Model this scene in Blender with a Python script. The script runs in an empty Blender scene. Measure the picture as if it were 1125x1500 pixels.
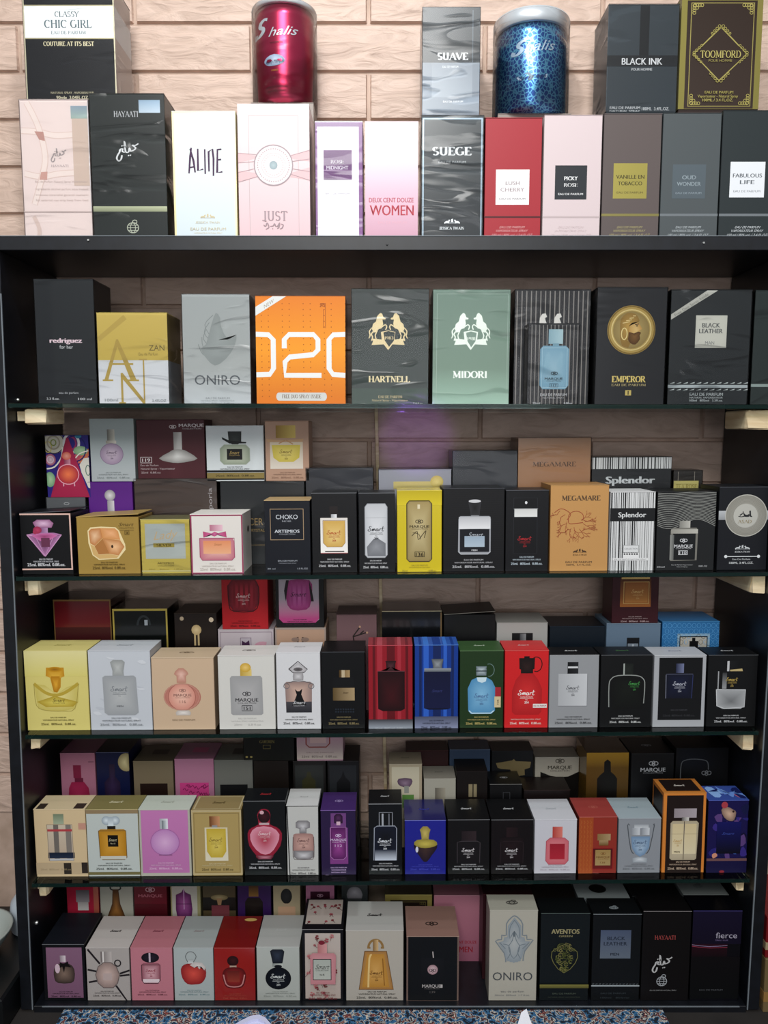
import bpy, bmesh, math, random
from mathutils import Vector, Matrix
R = math.radians
scene = bpy.context.scene
# ---------------------------------------------------------------- camera
FPX, PITCH, DIST, ZC = 1110.0, R(6.0), 0.93, 0.756
cam_d = bpy.data.cameras.new('camera'); cam = bpy.data.objects.new('camera', cam_d)
scene.collection.objects.link(cam); scene.camera = cam
cam_d.sensor_fit = 'HORIZONTAL'; cam_d.sensor_width = 36; cam_d.lens = 36*FPX/1125
cam_d.clip_start = 0.02
cam.location = (0, -DIST, ZC); cam.rotation_euler = (R(90)-PITCH, 0, 0)
# ---------------------------------------------------------------- world, lights, exposure
world = bpy.data.worlds.new('world'); scene.world = world; world.use_nodes = True
world.node_tree.nodes['Background'].inputs[0].default_value = (0.92, 0.95, 1.0, 1)
world.node_tree.nodes['Background'].inputs[1].default_value = 0.36
def area(name, loc, target, size, power, col, sy=None):
    d = bpy.data.lights.new(name, 'AREA'); d.energy = power; d.color = col
    d.shape = 'RECTANGLE' if sy else 'DISK'; d.size = size
    if sy: d.size_y = sy
    o = bpy.data.objects.new(name, d); scene.collection.objects.link(o)
    o.location = loc
    o.rotation_euler = (Vector(target)-Vector(loc)).to_track_quat('-Z', 'Y').to_euler()
    return o
area('ceiling_bulb', (-0.06, -0.50, 1.74), (-0.03, 0.1, 0.95), 0.09, 5.0, (0.95, 0.98, 1.0))
area('high_fill', (-0.15, -2.1, 2.25), (0, 0, 0.35), 0.9, 50.0, (0.99, 0.985, 0.96), 0.9)  # added fill from behind the camera to brighten the lower rows, no actual fixture
area('low_fill', (0.2, -2.7, 0.95), (0, 0, 0.35), 1.3, 9.0, (0.97, 0.97, 1.0), 0.9)  # added low fill, lifts the back rows under the shelves
sp = bpy.data.lights.new('violet_spot', 'SPOT'); sp.energy = 9; sp.color = (0.42, 0.12, 1.0); sp.spot_size = R(6.5); sp.spot_blend = 0.7; sp.shadow_soft_size = 0.01
so = bpy.data.objects.new('violet_spot', sp); scene.collection.objects.link(so); so.location = (0.05, -0.95, 0.764)
so.rotation_euler = (Vector((0.046, 0.16, 0.747))-Vector(so.location)).to_track_quat('-Z', 'Y').to_euler()
vs = scene.view_settings
scene.display_settings.display_device = 'sRGB'
vs.view_transform = 'Standard'; vs.look = 'None'; vs.gamma = 1; vs.exposure = 0.0
vs.use_curve_mapping = False
# ---------------------------------------------------------------- pixel <-> world
CT, ST = math.cos(PITCH), math.sin(PITCH)
def z_at(py, Y=0.0):
    phi = PITCH + math.atan((py-750.0)/FPX)
    return ZC - (DIST+Y)*math.tan(phi)
def x_at(px, z, Y=0.0):
    dep = (DIST+Y)*CT + (ZC-z)*ST
    return (px-562.5)*dep/FPX
def proj_y(z, Y):
    return 750 + FPX*math.tan(math.atan((ZC-z)/(DIST+Y)) - PITCH)
def lin(h):
    h = h.lstrip('*')
    if len(h) == 3: h = ''.join(c*2 for c in h)
    out = []
    for i in (0, 2, 4):
        c = int(h[i:i+2], 16)/255
        out.append(c/12.92 if c <= 0.04045 else ((c+0.055)/1.055)**2.4)
    y = .3*out[0]+.6*out[1]+.1*out[2]; k = 0.42+0.58*min(1, y/0.10)   # blacks of the print are deeper than they photograph
    out = [v*k for v in out]
    return (out[0], out[1], out[2], 1.0)
# ---------------------------------------------------------------- materials
def new_mat(name):
    m = bpy.data.materials.new(name); m.use_nodes = True
    nt = m.node_tree
    return m, nt, nt.nodes['Principled BSDF']
def col_mat(name, rough, metal=0.0, coat=0.0, grain=0.0):
    m, nt, b = new_mat(name)
    a = nt.nodes.new('ShaderNodeAttribute'); a.attribute_name = 'Col'
    nt.links.new(a.outputs['Color'], b.inputs['Base Color'])
    b.inputs['Roughness'].default_value = rough; b.inputs['Metallic'].default_value = metal
    b.inputs['Specular IOR Level'].default_value = 0.28; b.inputs['Coat Weight'].default_value = coat; b.inputs['Coat Roughness'].default_value = 0.12
    if grain:
        tc = nt.nodes.new('ShaderNodeTexCoord'); n = nt.nodes.new('ShaderNodeTexNoise')
        n.inputs['Scale'].default_value = 900; n.inputs['Detail'].default_value = 2
        bp = nt.nodes.new('ShaderNodeBump'); bp.inputs['Strength'].default_value = grain
        bp.inputs['Distance'].default_value = 0.0002
        nt.links.new(tc.outputs['Object'], n.inputs['Vector'])
        nt.links.new(n.outputs['Fac'], bp.inputs['Height']); nt.links.new(bp.outputs['Normal'], b.inputs['Normal'])
    return m
M_CARD = col_mat('printed_card', 0.42, grain=0.25)
M_GLOSS = col_mat('glossy_card', 0.22, coat=0.35)
M_FOIL = col_mat('metallic_foil', 0.34, metal=0.85)
M_PRINT = col_mat('ink', 0.42)
M_PFOIL = col_mat('foil_ink', 0.36, metal=0.55)
M_METAL = col_mat('metal', 0.22, metal=1.0)
def film_mat(name, strength, ior, fac):
    m = bpy.data.materials.new(name); m.use_nodes = True; nt = m.node_tree; L = nt.links.new
    for n in list(nt.nodes): nt.nodes.remove(n)
    N = lambda t: nt.nodes.new('ShaderNode'+t)
    out, mix, tr, gl = N('OutputMaterial'), N('MixShader'), N('BsdfTransparent'), N('BsdfGlossy')
    gl.inputs['Roughness'].default_value = 0.2
    tc, mp, oi, ad = N('TexCoord'), N('Mapping'), N('ObjectInfo'), N('VectorMath')
    ml = N('Math'); ml.operation = 'MULTIPLY'; ml.inputs[1].default_value = 5.0
    L(oi.outputs['Random'], ml.inputs[0]); L(ml.outputs[0], ad.inputs[1]); L(tc.outputs['Object'], ad.inputs[0])
    mp.inputs['Rotation'].default_value = (0, 0.55, 0); mp.inputs['Scale'].default_value = (9, 9, 34)
    n = N('TexNoise'); n.inputs['Scale'].default_value = 1.0; n.inputs['Detail'].default_value = 1.5; n.inputs['Distortion'].default_value = 1.0
    L(ad.outputs[0], mp.inputs['Vector']); L(mp.outputs[0], n.inputs['Vector'])
    cr = N('MapRange'); cr.inputs['From Min'].default_value = 0.52; cr.inputs['From Max'].default_value = 0.70
    L(n.outputs['Fac'], cr.inputs['Value'])
    bp = N('Bump'); bp.inputs['Strength'].default_value = strength; bp.inputs['Distance'].default_value = 0.004
    L(cr.outputs[0], bp.inputs['Height'])
    fr = N('Fresnel'); fr.inputs['IOR'].default_value = ior; mu = N('Math'); mu.operation = 'MULTIPLY'; mu.inputs[1].default_value = fac
    L(bp.outputs['Normal'], gl.inputs['Normal']); L(bp.outputs['Normal'], fr.inputs['Normal'])
    L(fr.outputs[0], mu.inputs[0]); L(mu.outputs[0], mix.inputs[0]); L(tr.outputs[0], mix.inputs[1]); L(gl.outputs[0], mix.inputs[2]); L(mix.outputs[0], out.inputs[0])
    return m
M_FILM = film_mat('clear_film', 0.3, 1.4, 0.8)
M_FILM2 = film_mat('creased_clear_film', 0.42, 1.42, 0.9)
def glass_mat():
    m = bpy.data.materials.new('shelf_glass'); m.use_nodes = True; nt = m.node_tree
    for n in list(nt.nodes): nt.nodes.remove(n)
    out = nt.nodes.new('ShaderNodeOutputMaterial'); mix = nt.nodes.new('ShaderNodeMixShader')
    tr = nt.nodes.new('ShaderNodeBsdfTransparent'); tr.inputs[0].default_value = (0.93, 0.965, 0.955, 1)
    gl = nt.nodes.new('ShaderNodeBsdfGlossy'); gl.inputs['Roughness'].default_value = 0.03
    fr = nt.nodes.new('ShaderNodeFresnel'); fr.inputs['IOR'].default_value = 1.5
    nt.links.new(fr.outputs[0], mix.inputs[0]); nt.links.new(tr.outputs[0], mix.inputs[1]); nt.links.new(gl.outputs[0], mix.inputs[2])
    nt.links.new(mix.outputs[0], out.inputs[0])
    return m
M_GLASS = glass_mat()
def plain(name, hexc, rough=0.5, metal=0.0, spec=0.5):
    m, nt, b = new_mat(name)
    b.inputs['Base Color'].default_value = lin(hexc); b.inputs['Roughness'].default_value = rough
    b.inputs['Metallic'].default_value = metal; b.inputs['Specular IOR Level'].default_value = spec
    return m
M_EDGE = plain('glass_edge', '24443f', 0.15)
_nt = M_EDGE.node_tree; _t = _nt.nodes.new('ShaderNodeBsdfTransparent'); _t.inputs[0].default_value = (.5, .64, .6, 1)
_m = _nt.nodes.new('ShaderNodeMixShader'); _m.inputs[0].default_value = .38
_nt.links.new(_t.outputs[0], _m.inputs[1]); _nt.links.new(_nt.nodes['Principled BSDF'].outputs[0], _m.inputs[2]); _nt.links.new(_m.outputs[0], _nt.nodes['Material Output'].inputs[0])
def noise_mat(name, c0, c1, scale, rough, bump=0.0, bdist=0.002, stretch=(1, 1, 1), dist=0.0, rnd=True, lo=0.35, hi=0.65):
    m, nt, b = new_mat(name)
    tc = nt.nodes.new('ShaderNodeTexCoord'); mp = nt.nodes.new('ShaderNodeMapping')
    mp.inputs['Scale'].default_value = stretch
    n = nt.nodes.new('ShaderNodeTexNoise'); n.inputs['Scale'].default_value = scale
    n.inputs['Detail'].default_value = 5; n.inputs['Distortion'].default_value = dist
    cr = nt.nodes.new('ShaderNodeValToRGB')
    cr.color_ramp.elements[0].color = lin(c0); cr.color_ramp.elements[1].color = lin(c1)
    cr.color_ramp.elements[0].position = lo; cr.color_ramp.elements[1].position = hi
    src = tc.outputs['Object']
    if rnd:
        oi = nt.nodes.new('ShaderNodeObjectInfo'); ad = nt.nodes.new('ShaderNodeVectorMath')
        ml = nt.nodes.new('ShaderNodeMath'); ml.operation = 'MULTIPLY'; ml.inputs[1].default_value = 7.0
        nt.links.new(oi.outputs['Random'], ml.inputs[0]); nt.links.new(ml.outputs[0], ad.inputs[1])
        nt.links.new(src, ad.inputs[0]); src = ad.outputs[0]
    nt.links.new(src, mp.inputs['Vector']); nt.links.new(mp.outputs[0], n.inputs['Vector'])
    nt.links.new(n.outputs['Fac'], cr.inputs[0]); nt.links.new(cr.outputs[0], b.inputs['Base Color'])
    b.inputs['Roughness'].default_value = rough
    if bump:
        bp = nt.nodes.new('ShaderNodeBump'); bp.inputs['Strength'].default_value = bump
        bp.inputs['Distance'].default_value = bdist
        nt.links.new(n.outputs['Fac'], bp.inputs['Height']); nt.links.new(bp.outputs['Normal'], b.inputs['Normal'])
    return m
M_BRICK = noise_mat('embossed_brick', 'ad9484', 'c8ae9e', 5.0, 0.55, 0.75, 0.005, (3.4, 1, 11), 1.5, lo=0.2, hi=0.6)
M_GROUT = noise_mat('brick_joint', 'a68e7d', 'bca393', 30, 0.7, 0.2)
M_BLACK = noise_mat('black_laminate', '10131a', '181c25', 60, 0.38, 0.08, 0.0005)
M_WORN = plain('worn_board_edge', '6d747a', 0.5)
M_PINE = noise_mat('pine_wood', 'c8ad84', 'e6d3b0', 14, 0.6, 0.2, 0.001, (1, 1, 6), 0.8)
M_RAG = noise_mat('floor_board', '2a2624', '3a3532', 8, 0.7)
# ---------------------------------------------------------------- basic object helpers
def link(name, me, parent=None):
    o = bpy.data.objects.new(name, me); scene.collection.objects.link(o)
    if parent: o.parent = parent
    return o
def tag(o, label=None, cat=None, group=None, kind=None):
    if label: o['label'] = label
    if cat: o['category'] = cat
    if group: o['group'] = group
    if kind: o['kind'] = kind
    return o
def empty(name, loc, rot=(0, 0, 0)):
    o = bpy.data.objects.new(name, None); scene.collection.objects.link(o)
    o.location = loc; o.rotation_euler = rot; o.empty_display_size = 0.01
    return o
def box_bm(x0, x1, y0, y1, z0, z1, bev=0.0, seg=1):
    bm = bmesh.new()
    bmesh.ops.create_cube(bm, size=1)
    for v in bm.verts:
        v.co = Vector(((x0+x1)/2+v.co.x*(x1-x0), (y0+y1)/2+v.co.y*(y1-y0), (z0+z1)/2+v.co.z*(z1-z0)))
    if bev: bmesh.ops.bevel(bm, geom=bm.edges[:], offset=bev, segments=seg, affect='EDGES')
    bmesh.ops.recalc_face_normals(bm, faces=bm.faces[:])
    return bm
def bm_obj(name, bm, mats, parent=None, smooth=False):
    me = bpy.data.meshes.new(name); bm.to_mesh(me); bm.free()
    for m in (mats if isinstance(mats, (list, tuple)) else [mats]): me.materials.append(m)
    if smooth:
        for p in me.polygons: p.use_smooth = True
    return link(name, me, parent)
def paint(me, fn):
    at = me.color_attributes.new('Col', 'FLOAT_COLOR', 'CORNER')
    cols = []
    for p in me.polygons:
        c = fn(p.center, p.normal)
        for _ in p.loop_indices: cols.extend(c)
    at.data.foreach_set('color', cols)
# ---------------------------------------------------------------- lettering: built-in font and a drawn serif face
_tc = {}
def text_geo(s, bold=0.0, shear=0.0):
    k = (s, bold, shear)
    if k in _tc: return _tc[k]
    cu = bpy.data.curves.new('t', 'FONT'); cu.body = s; cu.size = 1; cu.resolution_u = 3
    cu.offset = bold; cu.shear = shear; cu.fill_mode = 'FRONT'
    o = bpy.data.objects.new('t', cu); scene.collection.objects.link(o)
    dg = bpy.context.evaluated_depsgraph_get(); dg.update()
    me = bpy.data.meshes.new_from_object(o.evaluated_get(dg))
    vs_ = [(v.co.x, v.co.y) for v in me.vertices]; fs = [tuple(p.vertices) for p in me.polygons]
    bpy.data.objects.remove(o); bpy.data.curves.remove(cu); bpy.data.meshes.remove(me)
    if not vs_: vs_ = [(0, 0)]
    xs = [v[0] for v in vs_]
    r = (vs_, fs, min(xs), max(xs)); _tc[k] = r
    return r
def arc(cx, cy, rx, ry, a0, a1, n=9):
    return [(cx+rx*math.cos(R(a0+(a1-a0)*i/n)), cy+ry*math.sin(R(a0+(a1-a0)*i/n))) for i in range(n+1)]
GL = {
 'A': (.82, [[(.04, 0), (.42, 1)], [(.40, 1), (.78, 0)], [(.18, .35), (.64, .35)]], [(.04, 0), (.78, 0)]),
 'B': (.68, [[(.14, 0), (.14, 1)], [(.14, 1)]+arc(.34, .76, .2, .24, 90, -90)+[(.14, .52)], [(.14, .52)]+arc(.36, .26, .25, .26, 90, -90)+[(.14, 0)]], [(.1, 0), (.1, 1)]),
 'C': (.76, [arc(.42, .5, .36, .5, 50, 310, 14)], [(.66, .84)]),
 'D': (.80, [[(.14, 0), (.14, 1)], [(.14, 1)]+arc(.32, .5, .42, .5, 90, -90, 12)+[(.14, 0)]], [(.1, 0), (.1, 1)]),
 'E': (.66, [[(.14, 0), (.14, 1)], [(.14, 1), (.56, 1), (.56, .84)], [(.14, .52), (.46, .52)], [(.14, 0), (.6, 0), (.6, .18)]], [(.1, 0), (.1, 1)]),
 'F': (.62, [[(.14, 0), (.14, 1)], [(.14, 1), (.56, 1), (.56, .84)], [(.14, .52), (.46, .52)]], [(.14, 0), (.1, 1)]),
 'G': (.82, [arc(.42, .5, .36, .5, 50, 330, 14), [(.70, .05), (.70, .42)]], [(.70, .42)]),
 'H': (.84, [[(.14, 0), (.14, 1)], [(.70, 0), (.70, 1)], [(.14, .52), (.70, .52)]], [(.14, 0), (.14, 1), (.70, 0), (.70, 1)]),
 'I': (.34, [[(.17, 0), (.17, 1)]], [(.17, 0), (.17, 1)]),
 'J': (.48, [[(.32, 1), (.32, .15)]+arc(.16, .15, .16, .2, 0, -150, 6)], [(.32, 1)]),
 'K': (.78, [[(.14, 0), (.14, 1)], [(.66, 1), (.14, .42)], [(.3, .6), (.70, 0)]], [(.14, 0), (.14, 1), (.66, 1), (.70, 0)]),
 'L': (.64, [[(.14, 0), (.14, 1)], [(.14, 0), (.58, 0), (.58, .2)]], [(.12, 0), (.14, 1)]),
 'M': (.98, [['t', (.12, 0), (.14, 1)], [(.14, 1), (.48, .1)], [(.48, .1), (.82, 1)], [(.82, 1), (.84, 0)]], [(.12, 0), (.12, 1), (.84, 0), (.84, 1)]),
 'N': (.84, [['t', (.14, 0), (.14, 1)], [(.14, 1), (.70, 0)], ['t', (.70, 0), (.70, 1)]], [(.14, 0), (.12, 1), (.70, 1)]),
 'O': (.84, [arc(.42, .5, .36, .5, 0, 360, 18)], []),
 'P': (.66, [[(.14, 0), (.14, 1)], [(.14, 1)]+arc(.36, .74, .24, .26, 90, -90)+[(.14, .48)]], [(.14, 0), (.1, 1)]),
 'Q': (.84, [arc(.42, .5, .36, .5, 0, 360, 18), [(.45, .15), (.74, -.15)]], []),
 'R': (.76, [[(.14, 0), (.14, 1)], [(.14, 1)]+arc(.36, .75, .22, .25, 90, -90)+[(.14, .5)], [(.36, .5), (.68, 0)]], [(.14, 0), (.1, 1), (.70, 0)]),
 'S': (.60, [arc(.3, .75, .2, .25, 30, 255, 9)+arc(.3, .25, .23, .25, 75, -150, 9)], []),
 'T': (.74, [[(.37, 0), (.37, 1)], [(.06, .84), (.06, 1), (.68, 1), (.68, .84)]], [(.37, 0)]),
 'U': (.82, [[(.16, 1), (.16, .3)]+arc(.41, .3, .25, .3, 180, 360, 8)+[(.66, 1)]], [(.16, 1), (.66, 1)]),
 'V': (.80, [[(.04, 1), (.4, 0)], [(.4, 0), (.76, 1)]], [(.06, 1), (.74, 1)]),
 'W': (1.1, [[(.04, 1), (.32, 0)], [(.32, 0), (.54, .95)], [(.54, .95), (.78, 0)], [(.78, 0), (1.04, 1)]], [(.06, 1), (1.02, 1)]),
 'X': (.80, [[(.06, 1), (.72, 0)], [(.70, 1), (.08, 0)]], [(.06, 1), (.72, 0), (.70, 1), (.08, 0)]),
 'Y': (.80, [[(.04, 1), (.4, .45)], [(.76, 1), (.4, .45)], [(.4, .45), (.4, 0)]], [(.06, 1), (.74, 1), (.4, 0)]),
 'Z': (.70, [['t', (.08, .84), (.08, 1), (.62, 1)], [(.62, 1), (.06, 0)], ['t', (.06, 0), (.64, 0), (.64, .18)]], []),
 ' ': (.34, [], []), '1': (.4, [[(.2, 0), (.2, 1)], ['t', (.2, 1), (.08, .84)]], [(.2, 0)]),
 '9': (.6, [arc(.3, .7, .22, .3, 0, 360, 12), [(.52, .7), (.4, 0)]], []), '8': (.6, [arc(.3, .75, .19, .25, 0, 360, 12), arc(.3, .26, .23, .26, 0, 360, 12)], []),
 '5': (.6, [[(.5, 1), (.16, 1), (.14, .6)], arc(.28, .32, .24, .32, 110, -140, 9)], []), '3': (.6, [arc(.28, .75, .2, .25, 140, -80, 9), arc(.28, .26, .24, .26, 80, -140, 9)], []),
}
def ribbon(pts, wf, closed=False):
    n = len(pts); vs_, fs = [], []
    for i in range(n):
        a = pts[max(i-1, 0)]; b = pts[min(i+1, n-1)]
        dx, dy = b[0]-a[0], b[1]-a[1]; L = math.hypot(dx, dy) or 1e-9
        w = wf(dx/L, dy/L, i/(n-1) if n > 1 else 0)/2
        nx, ny = -dy/L*w, dx/L*w
        vs_ += [(pts[i][0]+nx, pts[i][1]+ny), (pts[i][0]-nx, pts[i][1]-ny)]
        if i: fs.append((2*i-2, 2*i-1, 2*i+1, 2*i))
    return vs_, fs
def serif_geo(s, wt=0.17):
    k = ('serif', s, wt)
    if k in _tc: return _tc[k]
    V, F = [], []; x = 0
    th = wt*0.34
    def put(vs_, fs):
        b = len(V); V.extend([(v[0]+x, v[1]) for v in vs_]); F.extend([tuple(b+i for i in f) for f in fs])
    for ch in s.upper():
        w, strokes, sf = GL.get(ch, GL['I'])
        for st in strokes:
            if st[0] == 't': put(*ribbon(st[1:], lambda a, b, t: th))
            else:
                def wf(a, b, t):
                    if a*b > 0.12 and len(st) == 2: return th*1.15
                    return th+(wt-th)*abs(b)**1.3
                put(*ribbon(st, wf))
        for (sx, sy) in sf:
            put([(sx-.13, sy-th/2), (sx+.13, sy-th/2), (sx+.13, sy+th/2), (sx-.13, sy+th/2)], [(0, 1, 2, 3)])
        x += w+.06
    xs = [v[0] for v in V]
    r = (V, F, min(xs), max(xs)); _tc[k] = r
    return r
def catmull(pts, n=5, closed=False):
    out = []; m = len(pts)
    rng = range(m if closed else m-1)
    for i in rng:
        if closed: p0, p1, p2, p3 = pts[i-1], pts[i], pts[(i+1) % m], pts[(i+2) % m]
        else: p0, p1, p2, p3 = pts[max(i-1, 0)], pts[i], pts[i+1], pts[min(i+2, m-1)]
        for k in range(n):
            t = k/n
            out.append(tuple(0.5*(2*p1[a]+(p2[a]-p0[a])*t+(2*p0[a]-5*p1[a]+4*p2[a]-p3[a])*t*t+(3*p1[a]-p0[a]-3*p2[a]+p3[a])*t**3) for a in (0, 1)))
    if not closed: out.append(tuple(pts[-1]))
    return out
SMART = [[(20, 4), (16, 0), (10, 2), (9, 8), (15, 14), (17, 20), (12, 26), (4, 27), (0, 22), (4, 17), (10, 17)],
         [(24, 26), (26, 14), (27, 26), (29, 17), (33, 13), (35, 26), (37, 17), (41, 13), (44, 24), (47, 26)],
         [(60, 15), (54, 13), (49, 19), (51, 26), (57, 25), (61, 14), (62, 24), (65, 26)],
         [(69, 26), (71, 13), (71, 17), (76, 13), (79, 15)], [(91, 0), (87, 14), (85, 24), (89, 27), (94, 24)], [(80, 12), (100, 9)]]
# ---------------------------------------------------------------- a canvas: flat print in a face's own plane
class Canvas:
    def __init__(s, W, H, fmap, x0=0, x1=100, y0=0, y1=100, step=1.6e-5):
        s.W, s.H, s.fmap, s.step = W, H, fmap, step
        s.b = (x0, x1, y0, y1); s.fr = (0, 0, 1.0); s.n = 0
        s.kx = W/(x1-x0); s.ky = H/(y1-y0)
        s.g = {'pic': ([], [], [], []), 'txt': ([], [], [], [])}
    def p(s, x, y):                      # face metres: x from left, z from the bottom
        ox, oy, k = s.fr
        return ((ox+x/k-s.b[0])*s.kx, s.H-(oy+y/k-s.b[2])*s.ky)
    def sx(s, w): return w/s.fr[2]*s.kx
    def sy(s, h): return h/s.fr[2]*s.ky
    def raw(s, pts, faces, cols, which='pic', bump=True):
        V, F, C, Mi = s.g[which]
        if which == 'txt' and isinstance(cols, str):     # faces of one word may overlap: give each its own tiny depth
            s.n += 1; foil = cols.startswith('*'); c = lin(cols)
            for k, f in enumerate(faces):
                b = len(V); d = 1e-4+s.n*s.step+3e-6*(k % 5)
                for i in f: V.append(s.fmap(pts[i][0], pts[i][1], d))
                F.append(tuple(range(b, b+len(f)))); Mi.append(1 if foil else 0); C.extend([c]*len(f))
            return
        if bump: s.n += 1
        b = len(V); d = 1e-4+s.n*s.step
        for (x, z) in pts: V.append(s.fmap(x, z, d))
        foil = isinstance(cols, str) and cols.startswith('*')
        for f in faces:
            F.append(tuple(b+i for i in f)); Mi.append(1 if foil else 0)
            if isinstance(cols, str):
                c = lin(cols); C.extend([c]*len(f))
            else: C.extend([cols[i] for i in f])
    def clip(s, q): return (min(max(q[0], 0), s.W), min(max(q[1], 0), s.H))
    def poly(s, pts, col, cen=None, smooth=0, clip=True):
        if smooth: pts = catmull(pts, smooth, True)
        q = [s.p(*a) for a in pts]
        if clip: q = [s.clip(a) for a in q]
        if cen:
            cx = sum(a[0] for a in q)/len(q); cz = sum(a[1] for a in q)/len(q); n = len(q)
            cs = [lin(col)]*n+[lin(cen)]
            s.raw(q+[(cx, cz)], [(i, (i+1) % n, n) for i in range(n)], cs)
            if col.startswith('*'):
                Mi = s.g['pic'][3]
                for i in range(n): Mi[-1-i] = 1
        else: s.raw(q, [tuple(range(len(q)))], col)
    def rect(s, x0, y0, x1, y1, col, col2=None, horiz=False):
        q = [s.clip(s.p(*a)) for a in ((x0, y1), (x1, y1), (x1, y0), (x0, y0))]
        if col2:
            a, b = lin(col), lin(col2)
            s.raw(q, [(0, 1, 2, 3)], [a, b, b, a] if horiz else [b, b, a, a])
            if col.startswith('*'): s.g['pic'][3][-1] = 1
        else: s.raw(q, [(0, 1, 2, 3)], col)
    def frame(s, x0, y0, x1, y1, w, col):
        s.rect(x0, y0, x1, y0+w, col); s.rect(x0, y1-w, x1, y1, col)
        s.rect(x0, y0+w, x0+w, y1-w, col); s.rect(x1-w, y0+w, x1, y1-w, col)
    def border(s, w, col):              # frame round the whole face, w in photo pixels
        f = s.fr; s.fr = (0, 0, 1.0); s.frame(s.b[0], s.b[2], s.b[1], s.b[3], w, col); s.fr = f
    def fill(s, a, b, col, col2=None, horiz=False, u0=0, u1=1):   # band between fractions a,b of the height
        f = s.fr; s.fr = (0, 0, 1.0); B = s.b
        s.rect(B[0]+(B[1]-B[0])*u0, B[2]+(B[3]-B[2])*a, B[0]+(B[1]-B[0])*u1, B[2]+(B[3]-B[2])*b, col, col2, horiz); s.fr = f
    def ell(s, cx, cy, rx, ry, col, cen=None, n=20):
        s.poly([(cx+rx*math.cos(2*math.pi*i/n), cy+ry*math.sin(2*math.pi*i/n)) for i in range(n)], col, cen)
    def ring(s, cx, cy, rx, ry, w, col, a0=0, a1=360, n=22):
        s.line([(cx+rx*math.cos(R(a0+(a1-a0)*i/n)), cy+ry*math.sin(R(a0+(a1-a0)*i/n))) for i in range(n+1)], w, col)
    def line(s, pts, w, col, smooth=0, taper=0, which='pic'):
        if smooth: pts = catmull(pts, smooth)
        q = [s.p(*a) for a in pts]; w = s.sx(w)
        def wf(a, b, t): return w*(1-taper*abs(2*t-1)**2)
        vs_, fs = ribbon(q, wf); s.raw([s.clip(v) for v in vs_], fs, col, which)
    def prof(s, cx, pr, col, cen=None, smooth=0):
        pts = [(cx-h, y) for y, h in pr]+[(cx+h, y) for y, h in reversed(pr)]
        if smooth:
            L = catmull([(cx-h, y) for y, h in pr], smooth); Rr = catmull([(cx+h, y) for y, h in reversed(pr)], smooth)
            pts = L+Rr
        if cen is None: s.poly(pts, col)
        else: s.poly(pts, col, cen)
    def t(s, txt, cx, cy, h, w=0, col='ffffff', f='s', rot=0, which='txt'):
        if f == 'r': V, F, a, b = serif_geo(txt)
        elif f == 'rb': V, F, a, b = serif_geo(txt, 0.24)
        else: V, F, a, b = text_geo(txt, 0.0, 0.45 if f == 'i' else 0)
        if f in 'bB':                                     # heavier weight: the same letters set twice, a hair apart
            q = 0.022 if f == 'b' else 0.045; n_ = len(V)
            V = [(x-q, y) for x, y in V]+[(x+q, y) for x, y in V]; F = list(F)+[tuple(i+n_ for i in t_) for t_ in F]; a -= q; b += q
        cap = 1.0 if f[0] == 'r' else 0.72
        kh = s.sy(h)/cap; kw = s.sx(w)/(b-a) if w else kh
        if not w and f[0] == 'r': kw = kh*0.9
        X, Z = s.p(cx, cy); m = (a+b)/2; c, sn = math.cos(R(rot)), math.sin(R(rot))
        pts = []
        for (x, y) in V:
            dx, dz = (x-m)*kw, (y-cap/2)*kh
            pts.append(s.clip((X+dx*c-dz*sn, Z+dx*sn+dz*c)))
        s.raw(pts, F, col, which)
    def script(s, strokes, cx, cy, w, lw, col, hh=27.0, ww=100.0, sy=1.0):
        k = w/ww
        for st in strokes:
            pts = [(cx+(x-ww/2)*k, cy+(y-hh/2)*k*sy) for x, y in st]
            pts = catmull(pts, 3); q = [s.p(*a) for a in pts]; W = s.sx(lw)
            vs_, fs = ribbon(q, lambda a, b, t: W*(0.55+0.75*abs(b))); s.raw([s.clip(v) for v in vs_], fs, col, 'txt')
    def build(s, parent, front='printed_picture', text='lettering'):
        for key, name in (('pic', front), ('txt', text)):
            V, F, C, Mi = s.g[key]
            if not F: continue
            me = bpy.data.meshes.new(name); me.from_pydata(V, [], F)
            me.materials.append(M_PRINT); me.materials.append(M_PFOIL)
            me.polygons.foreach_set('material_index', Mi)
            at = me.color_attributes.new('Col', 'FLOAT_COLOR', 'CORNER')
            at.data.foreach_set('color', [x for c in C for x in c])
            link(name, me, parent)
# ---------------------------------------------------------------- recurring printed marks
def smart(c, x, y, w, col, box=True, lc=None):
    c.script(SMART, x, y, w, w*0.035, col, sy=1.05)
    lc = lc or col
    c.t('COLLECTION', x, y+w*.24, w*.085, w*.72, lc); c.line([(x-w*.4, y+w*.33), (x+w*.4, y+w*.33)], w*.02, lc, which='txt')
    c.t('No', x, y+w*.41, w*.08, 0, lc)
    if box: c.t('204', x, y+w*.56, w*.13, w*.26, lc, 'b')
def foot(c, col, a=.845, wide=.72, x=.5):
    f = c.fr; c.fr = (0, 0, 1.0); B = c.b; W = B[1]-B[0]; H = B[3]-B[2]; X = B[0]+W*x
    c.t('EAU DE PARFUM', X, B[2]+H*a, H*.019, W*wide*.45, col, 'b')
    c.t('VAPORISATEUR NATURAL SPRAY', X, B[2]+H*(a+.033), H*.019, W*wide*.9, col, 'b')
    c.t('25ml.  80%vol.  0.8fl.oz.', X, B[2]+H*(a+.082), H*.03, W*wide, col, 'b'); c.fr = f
def loops(c, x, y, w, col):
    for dx in (-.28, .28):
        c.ring(x+w*dx, y, w*.24, w*.2, w*.09, col, n=12)
    c.ring(x, y+w*.02, w*.16, w*.28, w*.08, col, n=12)
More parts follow.
